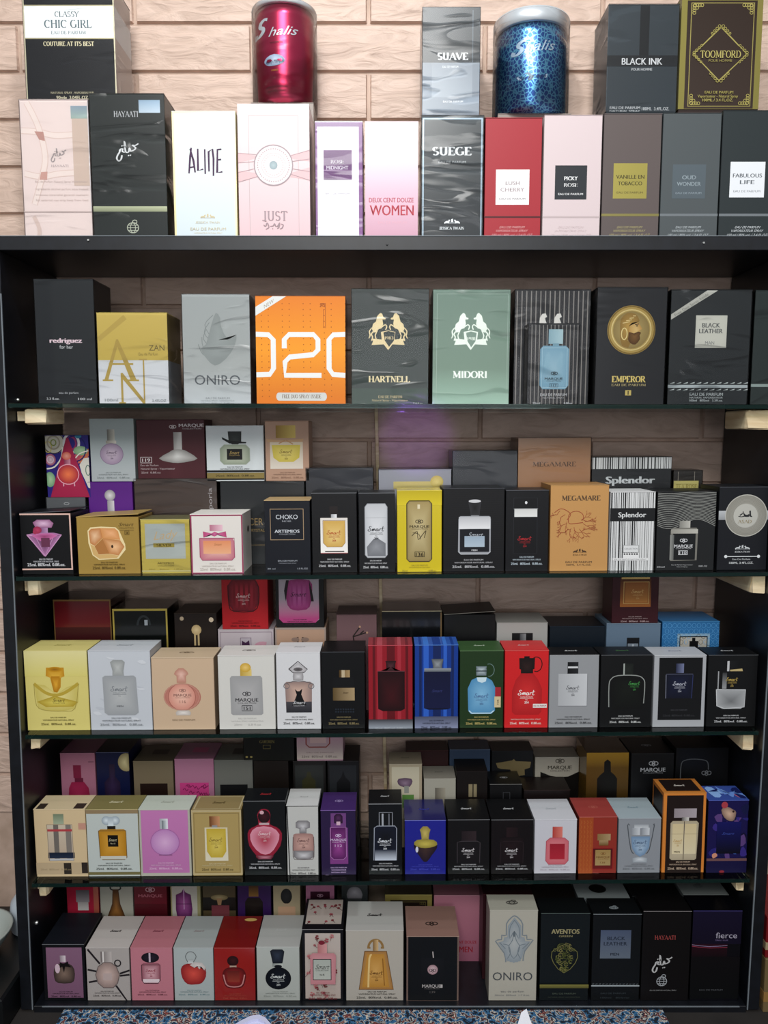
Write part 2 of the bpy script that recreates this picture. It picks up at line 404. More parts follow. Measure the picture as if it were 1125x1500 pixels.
def marque(c, x, y, w, col, num=None):
    loops(c, x, y-w*.26, w*.34, col)
    c.t('MARQUE', x, y, w*.15, w, col, 'b'); c.t('COLLECTION', x, y+w*.14, w*.07, w*.8, col)
    if num:
        c.t(num, x, y+w*.36, w*.15, w*.3, col, 'b'); c.line([(x-w*.22, y+w*.25), (x+w*.22, y+w*.25), (x+w*.22, y+w*.47), (x-w*.22, y+w*.47), (x-w*.22, y+w*.25)], w*.03, col, which='txt')
def twain(c, x, y, w, col, name=True):
    for dx, f in ((-.3, 1), (.3, -1)):
        X = x+w*dx
        c.poly([(X-w*.17*f, y+w*.02), (X-w*.06*f, y-w*.05), (X+w*.06*f, y-w*.06), (X+w*.12*f, y-w*.15), (X+w*.18*f, y-w*.1), (X+w*.12*f, y), (X+w*.1*f, y+w*.1), (X+w*.05*f, y+w*.02), (X-w*.08*f, y+w*.03), (X-w*.14*f, y+w*.12)], col)
    c.poly([(x-w*.05, y-w*.16), (x+w*.05, y-w*.2), (x+w*.06, y), (x-w*.06, y)], col); c.line([(x-w*.4, y+w*.06), (x+w*.4, y+w*.06)], w*.025, col)
    if name: c.t('JESSICA TWAIN', x, y+w*.24, w*.1, w*.98, col, 'r')
def horses(c, x, y, w, col):            # two rearing horses holding a shield above a ribbon
    for f in (-1, 1):
        P = lambda a, b: (x+f*w*a, y+w*b)
        c.poly([P(.13, -.40), P(.17, -.50), P(.22, -.52), P(.30, -.44), P(.34, -.28), P(.42, -.22), P(.45, -.08), P(.40, .02), P(.33, 0), P(.26, -.08), P(.18, -.1), P(.14, -.22), P(.16, -.34), P(.08, -.34), P(.07, -.38)], col)
        c.line([P(.40, -.02), P(.47, .06), P(.43, .14), P(.46, .24)], w*.035, col, 2); c.line([P(.30, -.04), P(.36, .1), P(.33, .2)], w*.03, col, 2)
        c.line([P(.17, -.14), P(.08, -.2), P(.04, -.14), P(.07, -.06)], w*.03, col, 2); c.line([P(.44, -.12), P(.52, -.02), P(.5, .1), P(.54, .18)], w*.035, col, 2, .6)
        c.poly([P(.12, .22), P(.45, .18), P(.42, .26), P(.46, .36), P(.1, .34)], col)
    c.poly([(x-w*.2, y+w*.0), (x, y-w*.04), (x+w*.2, y), (x+w*.17, y+w*.28), (x, y+w*.5), (x-w*.17, y+w*.28)], col)
def globe(c, x, y, r, col):
    c.ring(x, y, r, r*.9, r*.14, col, n=14)
    for k in (.45, -.45): c.line([(x-r*.85, y+r*k), (x+r*.85, y+r*k)], r*.1, col)
    c.ring(x, y, r*.45, r*.85, r*.12, col, n=12); c.line([(x-r*.9, y), (x+r*.9, y)], r*.1, col); c.ring(x+r*.35, y-r*1.05, r*.4, r*.3, r*.14, col, n=8)
HAYA = [[(92, 12), (78, 20), (66, 18), (80, 30), (70, 40), (56, 44)], [(58, 44), (54, 30), (50, 46), (40, 48), (36, 34), (34, 2), (38, 28)],
        [(34, 48), (24, 44), (26, 34), (16, 36), (12, 48), (4, 60), (0, 74), (8, 84), (18, 76), (22, 60)], [(22, 20), (25, 23)], [(30, 18), (33, 21)], [(48, 60), (51, 63)], [(56, 59), (59, 62)]]
def haya(c, x, y, w, lw, col): c.script(HAYA, x, y, w, lw, col, hh=84, ww=96)
# ---------------------------------------------------------------- shelves: front pixel heights of the top edge, left and right
ROWS = {'T': (345.5, 345.5), 'A': (590.5, 592.5), 'B': (845, 838), 'C': (1077, 1071), 'D': (1294.5, 1287.5), 'E': (1474, 1474)}
XL, XR, YW = -0.461, 0.4835, 0.162
def xr_at(z): return 0.4812+0.006*z   # the side panels are not quite plumb
def xl_at(z): return -0.4652+0.0073*z
NEXT_UP = {'A': 'T', 'B': 'A', 'C': 'B', 'D': 'C', 'E': 'D'}
def shelf_z(row, x):
    a, b = ROWS[row]; za, zb = z_at(a), z_at(b)
    return za+(zb-za)*(x-XL)/(XR-XL)
def shelf_tilt(row):
    a, b = ROWS[row]
    return math.atan((z_at(b)-z_at(a))/(XR-XL))
GROUPS = {'T': 'perfume boxes on top of the shelf unit', 'A': 'perfume boxes on the highest glass shelf', 'B': 'perfume boxes on the second glass shelf',
          'C': 'perfume boxes on the third glass shelf', 'D': 'perfume boxes on the lowest glass shelf', 'E': 'perfume boxes on the bottom board'}
K1, K2, K3, K4, K5, K6 = (0, 0, 2.8125), (330, 0, 2.8125), (690, 0, 2.586), (0, 340, 2.8125), (360, 390, 2.8125), (725, 390, 2.8125)
def fr4(y): return [(0, y, 3.75), (270, y, 3.75), (550, y, 3.75), (825, y, 3.75)]
L1, L2, L3, L4 = fr4(590); M1, M2, M3, M4 = fr4(830); N1, N2, N3, N4 = fr4(1060); O1, O2, O3, O4 = fr4(1270)
PX = (0, 0, 1.0)
ALL = []
class Box: pass
W_TILT = 0.00002
def bx(fr, x0, x1, yt, row, col, label, Y=None, dep=None, side=None, top=None, fin='c', wrap=0, edge=None, on=None, flap=True, open_=0.0, yb=None, rot=0):
    """a carton whose front face shows between x0 and x1 with its front top edge at yt (read in the crop frame fr)"""
    ox, oy, k = fr; x0, x1, yt = ox+x0/k, ox+x1/k, oy+yt/k
    if dep is None: dep = 0.046 if row == 'C' and Y is None else 0.058
    if Y is None: Y = {'T': 0.012, 'E': 0.010}.get(row, 0.015)
    z1 = z_at(yt, Y); xm = x_at((x0+x1)/2, z1, Y)
    zb = on.z1 if on else shelf_z(row, xm)
    if row in NEXT_UP:
        zc = shelf_z(NEXT_UP[row], xm)-(0.0185 if row == 'A' else 0.0065)-W_TILT*abs(x1-x0)
        if z1 > zc: z1 = zc; yt = proj_y(z1, Y)
    if yb is not None: zb = z_at(oy+yb/k, Y)
    zm = (z1+zb)/2; xa, xb = x_at(x0, zm, Y), x_at(x1, zm, Y)
    b = Box(); b.W = W = xb-xa-0.0012; b.H = H = z1-zb-0.0006; b.D = D = dep; b.z1 = z1+0.0002; b.Y = Y; b.wrap = wrap; b.fin = fin
    b.root = r = empty('perfume_box', ((xa+xb)/2, Y+D/2, zb+0.0001), (0, -shelf_tilt(row), R(rot)))
    b.x = (xa+xb)/2; b.zb = zb
    tag(r, label, 'perfume box', GROUPS[row])
    fw = -D/2
    b.f = Canvas(W, H, lambda x, z, d: (x-W/2, fw-d, z), x0, x1, yt, proj_y(zb, Y)); b.f.fr = fr
    b.t = Canvas(W, D, lambda x, z, d: (x-W/2, fw+z, H+0.0006+d), 0, 100, 0, 100)
    b.s = Canvas(D, H, lambda x, z, d: (W/2+d, fw+x, z)); b.l = Canvas(D, H, lambda x, z, d: (-W/2-d, fw+x, z))
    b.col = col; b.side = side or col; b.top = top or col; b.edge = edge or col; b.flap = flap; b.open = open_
    ALL.append(b); return b
def finish(b):
    W, H, D = b.W, b.H, b.D
    m = {'c': M_CARD, 'g': M_GLOSS, 'f': M_FOIL}[b.fin]
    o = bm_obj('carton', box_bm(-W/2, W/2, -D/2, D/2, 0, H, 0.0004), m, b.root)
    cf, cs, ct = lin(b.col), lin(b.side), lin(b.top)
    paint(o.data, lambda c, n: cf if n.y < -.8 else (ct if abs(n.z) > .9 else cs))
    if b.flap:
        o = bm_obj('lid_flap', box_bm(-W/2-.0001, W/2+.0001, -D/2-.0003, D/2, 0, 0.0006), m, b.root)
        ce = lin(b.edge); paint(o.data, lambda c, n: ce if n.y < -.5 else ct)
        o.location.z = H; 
        if b.open:
            o.location.x = -W/2; o.data.transform(Matrix.Translation((W/2, 0, 0))); o.rotation_euler.y = -R(b.open)
    b.f.build(b.root); b.t.build(b.root, 'top_print', 'top_lettering')
    for q in ('s', 'l'):
        if hasattr(b, q): getattr(b, q).build(b.root, 'side_print', 'side_lettering')
    if b.wrap:
        g = 0.0005
        o = bm_obj('shrink_wrap', box_bm(-W/2-g, W/2+g, -D/2-.0016, D/2+g, 0.0, H+.0013, 0.0006), M_FILM if b.wrap == 1 else M_FILM2, b.root)
# ================================================================ STRUCTURE
def struct(o): o['kind'] = 'structure'; return o
# embossed brick wall: mortar slab with bricks standing proud of it
Z_TOP, Z_FLOOR = 1.62, z_at(1492, -0.02)-0.004
wall = struct(bm_obj('wall_back', box_bm(-1.0, 1.0, YW+.008, YW+.05, Z_FLOOR-.02, Z_TOP), M_GROUT))
rnd = random.Random(4)
def brick_mesh(w, h, seed):
    r = random.Random(seed); bm = bmesh.new(); nx, nz = 6, 2
    d = 0.0056
    P = []
    for j in range(nz+1):
        row = []
        for i in range(nx+1):
            e = i in (0, nx) or j in (0, nz)
            x = -w/2+.0016+(w-.0032)*i/nx; z = -h/2+.0014+(h-.0028)*j/nz
            row.append(bm.verts.new((x, -d+(.0008 if e else -r.random()*.0012), z)))
        P.append(row)
    for j in range(nz):
        for i in range(nx): bm.faces.new((P[j][i], P[j][i+1], P[j+1][i+1], P[j+1][i]))
    rim = [P[0][i] for i in range(nx+1)]+[P[j][nx] for j in range(1, nz+1)]+[P[nz][i] for i in range(nx-1, -1, -1)]+[P[j][0] for j in range(nz-1, 0, -1)]
    corners = []
    for v in rim:
        x, y, z = v.co; corners.append(bm.verts.new((x*(w/(w-.0032)), 0, z*(h/(h-.0028)))))
    for k in range(len(rim)):
        a, b_ = rim[k], rim[(k+1) % len(rim)]; bm.faces.new((b_, a, corners[k], corners[(k+1) % len(rim)]))
    bmesh.ops.recalc_face_normals(bm, faces=bm.faces[:])
    me = bpy.data.meshes.new('brick'); bm.to_mesh(me); bm.free(); me.materials.append(M_BRICK)
    return me
PXB, PZB, GAP = 0.3185, 0.0627, 0.0042
bm_v = [brick_mesh(PXB-GAP, PZB-.0036, s) for s in range(6)]
zj = z_at(174.5, YW)                     # a joint line; bricks above it share the joint at x = 540 px
xj = x_at(540, zj, YW)
j = -16
while zj+j*PZB < Z_TOP-PZB:
    z = zj+(j+.5)*PZB
    off = xj+(PXB/2 if j % 2 else 0)
    for i in range(-4, 4):
        x = off+(i+.5)*PXB
        if abs(x) > 1.0-PXB/2+.02 or z < Z_FLOOR: continue
        o = link('brick', bm_v[rnd.randrange(6)], wall); o.location = (x, YW+.0082, z)
        o.rotation_euler.y = R(180*rnd.randrange(2))*0
    j += 1
struct(bm_obj('floor', box_bm(-1.2, 1.2, -2.2, YW+.05, Z_FLOOR-.05, Z_FLOOR-.004), M_RAG))
# the shelf unit: black laminate boards, glass shelves on pine battens
unit = empty('shelf_unit', (0, 0, 0))
tag(unit, 'black shelf unit against the brick wall, holding the rows of boxes', 'shelf unit')
z0T = z_at(345.5); z1T = z_at(366.5)
def board(name, b, mat=M_BLACK, parent=unit, bev=.0006): return bm_obj(name, box_bm(*b, bev), mat, parent)
T = .016
def worn_edge(name, x0, x1, y0, y1, z0, z1, parent): return bm_obj(name, box_bm(x0, x1, y0, y1, z0, z1), M_WORN, parent)
lp = board('side_panel', (XL-T, XL, 0, YW-.002, Z_FLOOR, z1T-.0002))
for v in lp.data.vertices: v.co.x += xl_at(v.co.z)-XL
rp = board('side_panel', (XR, XR+T, 0, YW-.002, Z_FLOOR, z1T-.0002))
for v in rp.data.vertices: v.co.x += xr_at(v.co.z)-XR
o = worn_edge('worn_edge', XL-.0012, XL+.0001, -.0004, .0012, Z_FLOOR, z_at(430), lp)
for v in o.data.vertices: v.co.x += xl_at(v.co.z)-XL
o = worn_edge('worn_edge', XR-.0002, XR+.0012, -.0004, .0012, Z_FLOOR, z1T-.002, rp)
for v in o.data.vertices: v.co.x += xr_at(v.co.z)-XR
tb = board('top_board', (xl_at(z0T)-T, xr_at(z0T)+T, -.0005, YW-.002, z1T, z0T))
worn_edge('worn_edge', xl_at(z0T)-.0135, xr_at(z0T)+.014, -.0012, .0005, z0T-.0007, z0T+.0002, tb)
z0E = z_at(1474)
bb = board('bottom_board', (xl_at(0)+.001, xr_at(0)-.001, 0, YW-.002, z0E-T, z0E))
worn_edge('worn_edge', x_at(62, z0E), x_at(1083, z0E), -.0008, .0006, z0E-.0008, z0E+.0001, bb)
board('plinth', (xl_at(-.02)+.001, xr_at(-.02)-.001, .012, .026, Z_FLOOR, z0E-T-.0002))
def disc(name, x, y, z, r, mat, parent, ax='x'):
    bm = bmesh.new(); bmesh.ops.create_cone(bm, cap_ends=True, segments=12, radius1=r, radius2=r*.8, depth=.002)
    rot = Matrix.Rotation(R(90), 4, 'Y' if ax == 'x' else 'X')
    bmesh.ops.transform(bm, matrix=Matrix.Translation((x, y, z)) @ rot, verts=bm.verts[:])
    return bm_obj(name, bm, mat, parent)
M_STEEL = plain('screw_steel', 'c8cac6', .35, .9)
zz = z_at(584); disc('screw', xl_at(zz)+.0008, .03, zz, .0022, M_STEEL, unit)
zz = z_at(1366); disc('screw', xl_at(zz)+.0008, .02, zz, .0028, M_STEEL, unit)
for px, py in ((567, 358), (130, 352), (1030, 356)): zz = z_at(py); disc('screw', x_at(px, zz), -.0012, zz, .0014, M_STEEL if px != 567 else M_BLACK, unit, 'y')
GLASS = {'A': (13, 1150), 'B': (22, 1117), 'C': (43, 1109), 'D': (47, 1094)}
TH = .0055
for row, (xa, xb) in GLASS.items():
    zc = shelf_z(row, 0)
    x0, x1 = xl_at(zc)+.002, xr_at(zc)-.002
    if row in 'CD': x0 = xl_at(zc)+.005; x1 = xr_at(zc)-.006
    g = bm_obj('glass_shelf', box_bm(x0, x1, .0003, YW-.006, -TH, 0, .0004), [M_GLASS, M_EDGE], unit)
    for p in g.data.polygons:
        if p.normal.y < -.9 or abs(p.normal.x) > .9: p.material_index = 1
    g.location.z = zc; g.rotation_euler.y = -shelf_tilt(row)
    g.location.x = 0
# battens [crop px x0,x1 front, y bottom]
for row, side, w, h, off, ln in (('A', 0, .026, .018, .014, .055), ('A', 1, .036, .023, 0, .06), ('B', 0, .016, .020, .008, .11), ('B', 1, .018, .024, 0, .11), ('C', 0, .012, .018, .004, .07), ('C', 1, .014, .025, .004, .06), ('D', 0, .012, .02, .006, .05), ('D', 1, .011, .019, .004, .06)):
    XS = xl_at(shelf_z(row, XL))+.0006
    XE = xr_at(shelf_z(row, XR)-.03)-.0006
    x0, x1 = (XS+off, XS+off+w) if side == 0 else (XE-w-off, XE-off)
    z = min(shelf_z(row, x0), shelf_z(row, x1))-TH-.0008
    bm = box_bm(x0, x1, .016, .016+ln, z-h, z, .0015)
    r = random.Random(h)
    for v in bm.verts:
        if v.co.y < .03: v.co.y += r.uniform(-.003, .003); v.co.z += r.uniform(-.0012, .0) if v.co.z < z-h/2 else 0
    o = bm_obj('pine_batten', bm, M_PINE, unit)
    if off: board('batten_spacer', (XS, x0-.0002, .025, .06, z-h+.003, z-.003) if side == 0 else (x1+.0002, XE, .025, .06, z-h+.003, z-.003), M_PINE)
# thin wooden strip standing behind the glass shelves
st = bm_obj('wooden_strip', box_bm(-.0024, .0024, 0, .0035, z_at(1260, YW), z_at(596, YW)+.02, .0005), M_PINE)
zu, zl_ = z_at(600, YW), z_at(1160, YW); xu, xl_ = x_at(551, zu, YW), x_at(565, zl_, YW)
an = math.atan((xu-xl_)/(zu-zl_)); st.rotation_euler = (0, an, 0); st.location = (xu-math.tan(an)*zu, YW-.0055, 0)
tag(st, 'thin raw wooden strip standing upright behind the shelves by the middle', 'wood strip')
# ---- floor things
def rug():
    m, nt, b = new_mat('patterned_rug')
    tc = nt.nodes.new('ShaderNodeTexCoord'); v = nt.nodes.new('ShaderNodeTexVoronoi'); v.inputs['Scale'].default_value = 110
    n = nt.nodes.new('ShaderNodeTexNoise'); n.inputs['Scale'].default_value = 70; n.inputs['Distortion'].default_value = 2.5
    cr = nt.nodes.new('ShaderNodeValToRGB'); cr.color_ramp.interpolation = 'CONSTANT'
    es = cr.color_ramp.elements; es[0].color = lin('0e2238'); es[1].position = .42; es[1].color = lin('2a5f88')
    for p_, c_ in ((.5, 'b9b3a8'), (.54, '1d2c45'), (.6, '7d3a32'), (.65, 'c0b8ac'), (.68, '3b2a30')):
        e = es.new(p_); e.color = lin(c_)
    ad = nt.nodes.new('ShaderNodeMixRGB'); ad.inputs[0].default_value = .35
    nt.links.new(tc.outputs['Object'], v.inputs['Vector']); nt.links.new(tc.outputs['Object'], n.inputs['Vector'])
    nt.links.new(n.outputs['Fac'], ad.inputs[1]); nt.links.new(v.outputs['Distance'], ad.inputs[2]); nt.links.new(ad.outputs[0], cr.inputs[0])
    nt.links.new(cr.outputs[0], b.inputs['Base Color']); b.inputs['Roughness'].default_value = .95
    return m
o = bm_obj('rug', box_bm(-.425, .37, -.9, .004, Z_FLOOR-.0038, Z_FLOOR+.0, .001), rug())
tag(o, 'blue, white and red patterned rug on the floor before the unit', 'rug')
def lid_piece():
    bm = bmesh.new(); pts = catmull([(-.075, -.05), (.0, -.055), (.05, -.05), (.055, 0), (.05, .05), (0, .055), (-.07, .05), (-.08, 0)], 4, True)
    a = [bm.verts.new((x, y, 0)) for x, y in pts]; b_ = [bm.verts.new((x, y, .008)) for x, y in pts]; c_ = [bm.verts.new((x*.93, y*.9, .008)) for x, y in pts]; d_ = [bm.verts.new((x*.93, y*.9, .004)) for x, y in pts]
    n = len(pts)
    for i in range(n):
        k = (i+1) % n
        bm.faces.new((a[i], a[k], b_[k], b_[i])); bm.faces.new((b_[i], b_[k], c_[k], c_[i])); bm.faces.new((c_[i], c_[k], d_[k], d_[i]))
    bm.faces.new(d_); bm.faces.new(list(reversed(a)))
    return bm
M_FROST = plain('frosted_plastic', 'c9cbe6', .3)
o = bm_obj('plastic_lid', lid_piece(), M_FROST)
zl = z_at(1484, -.06); o.location = (x_at(362, zl, -.06), -.075, Z_FLOOR+.004); o.rotation_euler = (R(3), R(-6), R(35))
o.location.z = Z_FLOOR+.0135; o.location.y = -.112
tag(o, 'pale translucent plastic lid with rounded corner lying on the rug', 'lid')
bm = bmesh.new()
P = [bm.verts.new(p) for p in ((-.03, -.06, 0), (.012, -.05, 0), (.004, .002, .012), (-.004, -.004, .012), (-.03, -.06, -.0008), (.012, -.05, -.0008), (.004, .002, .0112), (-.004, -.004, .0112))]
for f in ((0, 1, 2, 3), (7, 6, 5, 4), (0, 4, 5, 1), (1, 5, 6, 2), (2, 6, 7, 3), (3, 7, 4, 0)): bm.faces.new([P[i] for i in f])
o = bm_obj('folded_paper', bm, plain('white_paper', 'e9eaf2', .6)); o.location = (x_at(768, z_at(1487, -.02), -.02), -.016, Z_FLOOR+.0008)
tag(o, 'small folded white paper tip sticking up from the rug edge', 'paper')
def lathe(prof, n=32):
    bm = bmesh.new(); rings = []
    for r, z in prof: rings.append([bm.verts.new((r*math.cos(2*math.pi*i/n), r*math.sin(2*math.pi*i/n), z)) for i in range(n)])
    for a, b_ in zip(rings, rings[1:]):
        for i in range(n): bm.faces.new((a[i], a[(i+1) % n], b_[(i+1) % n], b_[i]))
    bm.faces.new(list(reversed(rings[0]))); bm.faces.new(rings[-1])
    return bm
# beside the unit, left: dark crate with a bowl and a domed jar; right: two cartons
zc_ = .04
cr_ = bm_obj('crate', box_bm(-.66, xl_at(-.03)-T-.004, -.04, .155, Z_FLOOR-.004, zc_, .003), plain('dark_plastic', '14181a', .35))
tag(cr_, 'dark plastic crate on the floor left of the shelf unit', 'crate')
o = bm_obj('bowl', lathe([(.022, 0), (.03, .003), (.046, .026), (.05, .034), (.051, .037), (.048, .0365), (.044, .028), (.03, .01)]), plain('pale_bowl', '9aa19c', .4), smooth=True)
o.location = (x_at(14, .07, .043)-.051, .043, zc_+.0002); tag(o, 'pale grey bowl beside the lower left of the unit', 'bowl')
o = bm_obj('jar', lathe([(.024, 0), (.027, .003), (.028, .03), (.026, .043), (.019, .053), (.01, .058), (.003, .059)]), plain('cloudy_plastic', 'aab4bd', .35), smooth=True)
o.location = (-.513, .105, zc_+.0002); tag(o, 'cloudy domed plastic jar behind the bowl, left of the unit', 'jar')
def carton(x0, x1, y0, y1, z0, z1, cols, lab):
    r = empty('carton_box', ((x0+x1)/2, (y0+y1)/2, z0)); w, d, h = x1-x0, y1-y0, z1-z0
    o = bm_obj('carton', box_bm(-w/2, w/2, -d/2, d/2, 0, h, .0008), M_CARD, r); c = lin(cols[0]); paint(o.data, lambda a, b: c)
    for k, cc in enumerate(cols[1:]):
        q = bm_obj('printed_band', box_bm(-w/2-.0003, w/2+.0003, -d/2-.0003, d/2+.0003, h*(.2+.25*k), h*(.38+.25*k)), M_CARD, r); c2 = lin(cc); paint(q.data, lambda a, b, c2=c2: c2)
    tag(r, lab, 'carton')
xr = xr_at(.2)+T+.004
carton(xr, xr+.12, .0, .1, Z_FLOOR-.0038, z_at(1405, 0), ('6b5a3c', '8a6a3a'), 'brown and ochre carton on the floor right of the unit')
carton(xr, xr+.12, .002, .1, z_at(1405, 0)+.0002, z_at(1345, 0), ('7a161c', '9d8a6c'), 'red and cream carton stacked beside the unit, lower right')
# ================================================================ TOP OF THE UNIT
b = bx(K1, 90, 374, 412, 'T', 'e3d3cf', 'pale blush wrapped box with crossing lattice bands, leftmost on the top', wrap=1, side='d8c8c4'); c = b.f
for pts in ([(92, 535), (160, 540), (230, 555), (300, 552), (374, 548)], [(100, 712), (170, 725), (250, 712), (374, 706)], [(120, 420), (165, 520), (188, 640), (170, 730), (135, 840)]):
    c.line(pts, 26, 'd9c3bb', 4); c.line(pts, 20, 'e6d8d2', 4)
c.poly([(148, 538), (185, 540), (190, 578), (166, 572)], 'b98f86'); c.poly([(168, 706), (195, 704), (192, 738), (160, 738)], 'c69c92')
c.rect(305, 486, 370, 762, 'cbb7aa'); c.rect(302, 434, 370, 486, '8f9fae', '9db0a8'); c.line([(376, 412), (376, 870)], 8, 'd9dadd')
haya(c, 246, 635, 66, 3.4, '9b9394'); c.t('HAYAATI', 248, 680, 9, 72, 'b5a9aa', 'r')
for k, y in enumerate((745, 776, 800, 822)): c.t(('Eau de Parfum Natural Spray Vaporisateur', 'Ingredients alcohol parfum aqua linalool', 'limonene citronellol geraniol coumarin', 'for external use only keep from heat')[k], 252, y, 8, 220, 'c5b5b0')
c.rect(90, 868, 374, 874, 'c4b4b0'); c.line([(130, 890), (150, 940), (146, 990)], 16, 'd2beb6', 3)
b = bx(K1, 376, 686, 388, 'T', '27302f', 'black wrapped box with silver calligraphy and a gold lid seam', wrap=2, side='454b49'); c = b.f
c.rect(376, 848, 686, 870, '*b9bf9f', '*8d9378'); c.rect(580, 410, 668, 462, '*8098ad', '*a8b7c4')
c.t('HAYAATI', 526, 467, 22, 100, 'c9ccd0', 'r'); haya(c, 530, 618, 96, 5.5, 'e0e3e5'); globe(c, 540, 938, 24, '*b9bfae')
b = bx(K1, 712, 976, 458, 'T', 'e6ece6', 'ivory box with purple pointed lettering and a gold edge', side='c9bf92', dep=.05); c = b.f
c.rect(712, 458, 976, 990, 'dcdfd8', 'ccd8de'); c.frame(712, 458, 976, 1000, 8, '*d8cda0')
PU = '4a2452'
for pts in ([(778, 712), (785, 640), (790, 606)], [(785, 610), (798, 660), (804, 708)], [(780, 688), (802, 684)], [(817, 610), (816, 700), (838, 694)], [(846, 612), (846, 714)], [(862, 704), (862, 622), (878, 612), (882, 650), (880, 722)], [(899, 612), (896, 708), (918, 705)], [(898, 614), (916, 612)], [(898, 656), (914, 654)]):
    c.line(pts, 9, PU, 0, .3, 'txt')
twain(c, 852, 892, 66, '*b3a888', False); c.t('JESSICA TWAIN', 852, 916, 8, 104, '*b3a888', 'r'); c.t('EAU DE PARFUM', 853, 943, 12, 150, '*b3a888'); c.t('VAPORISATEUR NATURAL SPRAY', 853, 960, 6, 120, '*c3b898')
b = bx(K2, 52, 350, 428, 'T', 'f3dedd', 'pale pink box with a round rosette medallion between ribbons', side='dcc3c0', dep=.06); c = b.f
c.rect(52, 428, 350, 1000, 'e2d2d1', 'dfbcc0'); c.frame(96, 474, 304, 976, 2, 'b9a6a8')
for y0, y1 in ((628, 668), (700, 745)):
    c.poly([(52, y0), (130, y0+10), (130, y1-20), (52, y1)], 'dbb4b6'); c.poly([(270, y0+10), (350, y0-14), (350, y1-6), (270, y1-18)], 'dbb4b6')
for L in ([(52, 628), (130, 634)], [(52, 668), (128, 662)], [(52, 708), (130, 690)], [(52, 748), (140, 722)], [(265, 640), (350, 616)], [(276, 662), (350, 652)], [(276, 692), (350, 704)], [(262, 712), (350, 740)]): c.line(L, 2.5, 'a98f93')
c.ell(199, 678, 82, 84, 'e6d8d8', n=28); c.ring(199, 678, 80, 83, 5, '9f8f93', n=32)
n0 = c.n
for k in range(44): c.n = n0; a = 2*math.pi*k/44; c.ell(199+66*math.cos(a), 678+68*math.sin(a), 3, 3, 'b9a2a4', n=5)
for k in range(26): c.n = n0+1; a = 2*math.pi*k/26; c.ell(199+40*math.cos(a), 678+41*math.sin(a), 2.6, 2.6, 'd0b3b4', n=5)
c.ring(199, 678, 50, 51, 2, 'd3b9ba'); c.ell(199, 678, 17, 18, '8fa0a6', 'a9b8bb')
c.t('JUST', 202, 888, 38, 108, 'a08d92', 'r'); c.script([[(0, 20), (10, 26), (16, 10), (24, 30), (10, 40)], [(30, 26), (44, 24), (50, 14), (56, 26), (64, 26)], [(64, 26), (74, 10), (70, 30), (62, 36)], [(80, 16), (90, 20), (84, 34), (74, 38)], [(6, 4), (14, 2)], [(40, 36), (43, 38)]], 200, 926, 92, 4, '9b868b', hh=40)
b = bx(K2, 370, 568, 502, 'T', 'efeef2', 'white box with purple edges and a small purple square label', wrap=1, side='7a4f86', dep=.05); c = b.f
c.rect(370, 502, 568, 520, '8c6a98'); c.rect(370, 502, 378, 1000, '8b5c97'); c.rect(552, 502, 568, 1000, '8a5795')
c.rect(404, 616, 523, 738, '6a3076'); c.t('ROSE', 462, 663, 16, 54, 'e9e2ee', 'b'); c.t('MIDNIGHT', 462, 688, 16, 92, 'e9e2ee', 'b'); c.t('EAU DE PARFUM', 462, 795, 6, 100, 'b9b3bd')
b = bx(K2, 574, 796, 500, 'T', 'e9cfd6', 'pink and white shaded box with red capital lettering near its foot', side='d3aab6', dep=.05); c = b.f
c.rect(574, 500, 796, 640, 'e3dbdb', 'e2d2da'); c.rect(574, 640, 796, 800, 'e2d2da', 'd8b4c4'); c.rect(574, 800, 796, 1000, 'd8b4c4', 'c99aac')
c.t('DEUX CENT DOUZE', 684, 822, 20, 188, 'b04452', 'b'); c.t('WOMEN', 686, 864, 44, 186, 'b9424f', 'b'); c.t('EAU DE PARFUM', 688, 916, 10, 120, 'd9a5b4')
b = bx(K2, 806, 1064, 478, 'T', '2e3a3f', 'dark slate wrapped box with silver frame line and white serif name', wrap=2, side='27313a'); c = b.f
c.rect(806, 478, 1064, 1000, '38444a', '27323a'); c.frame(810, 484, 1060, 980, 6, '*7e8f9c')
c.t('SUEGE', 934, 620, 32, 166, 'e5e9ec', 'rb'); c.t('EAU DE PARFUM', 934, 665, 10, 114, 'cdd4d8'); twain(c, 936, 914, 70, '*cfd6da', False); c.t('JESSICA TWAIN', 934, 940, 11, 104, '*cfd6da', 'r')
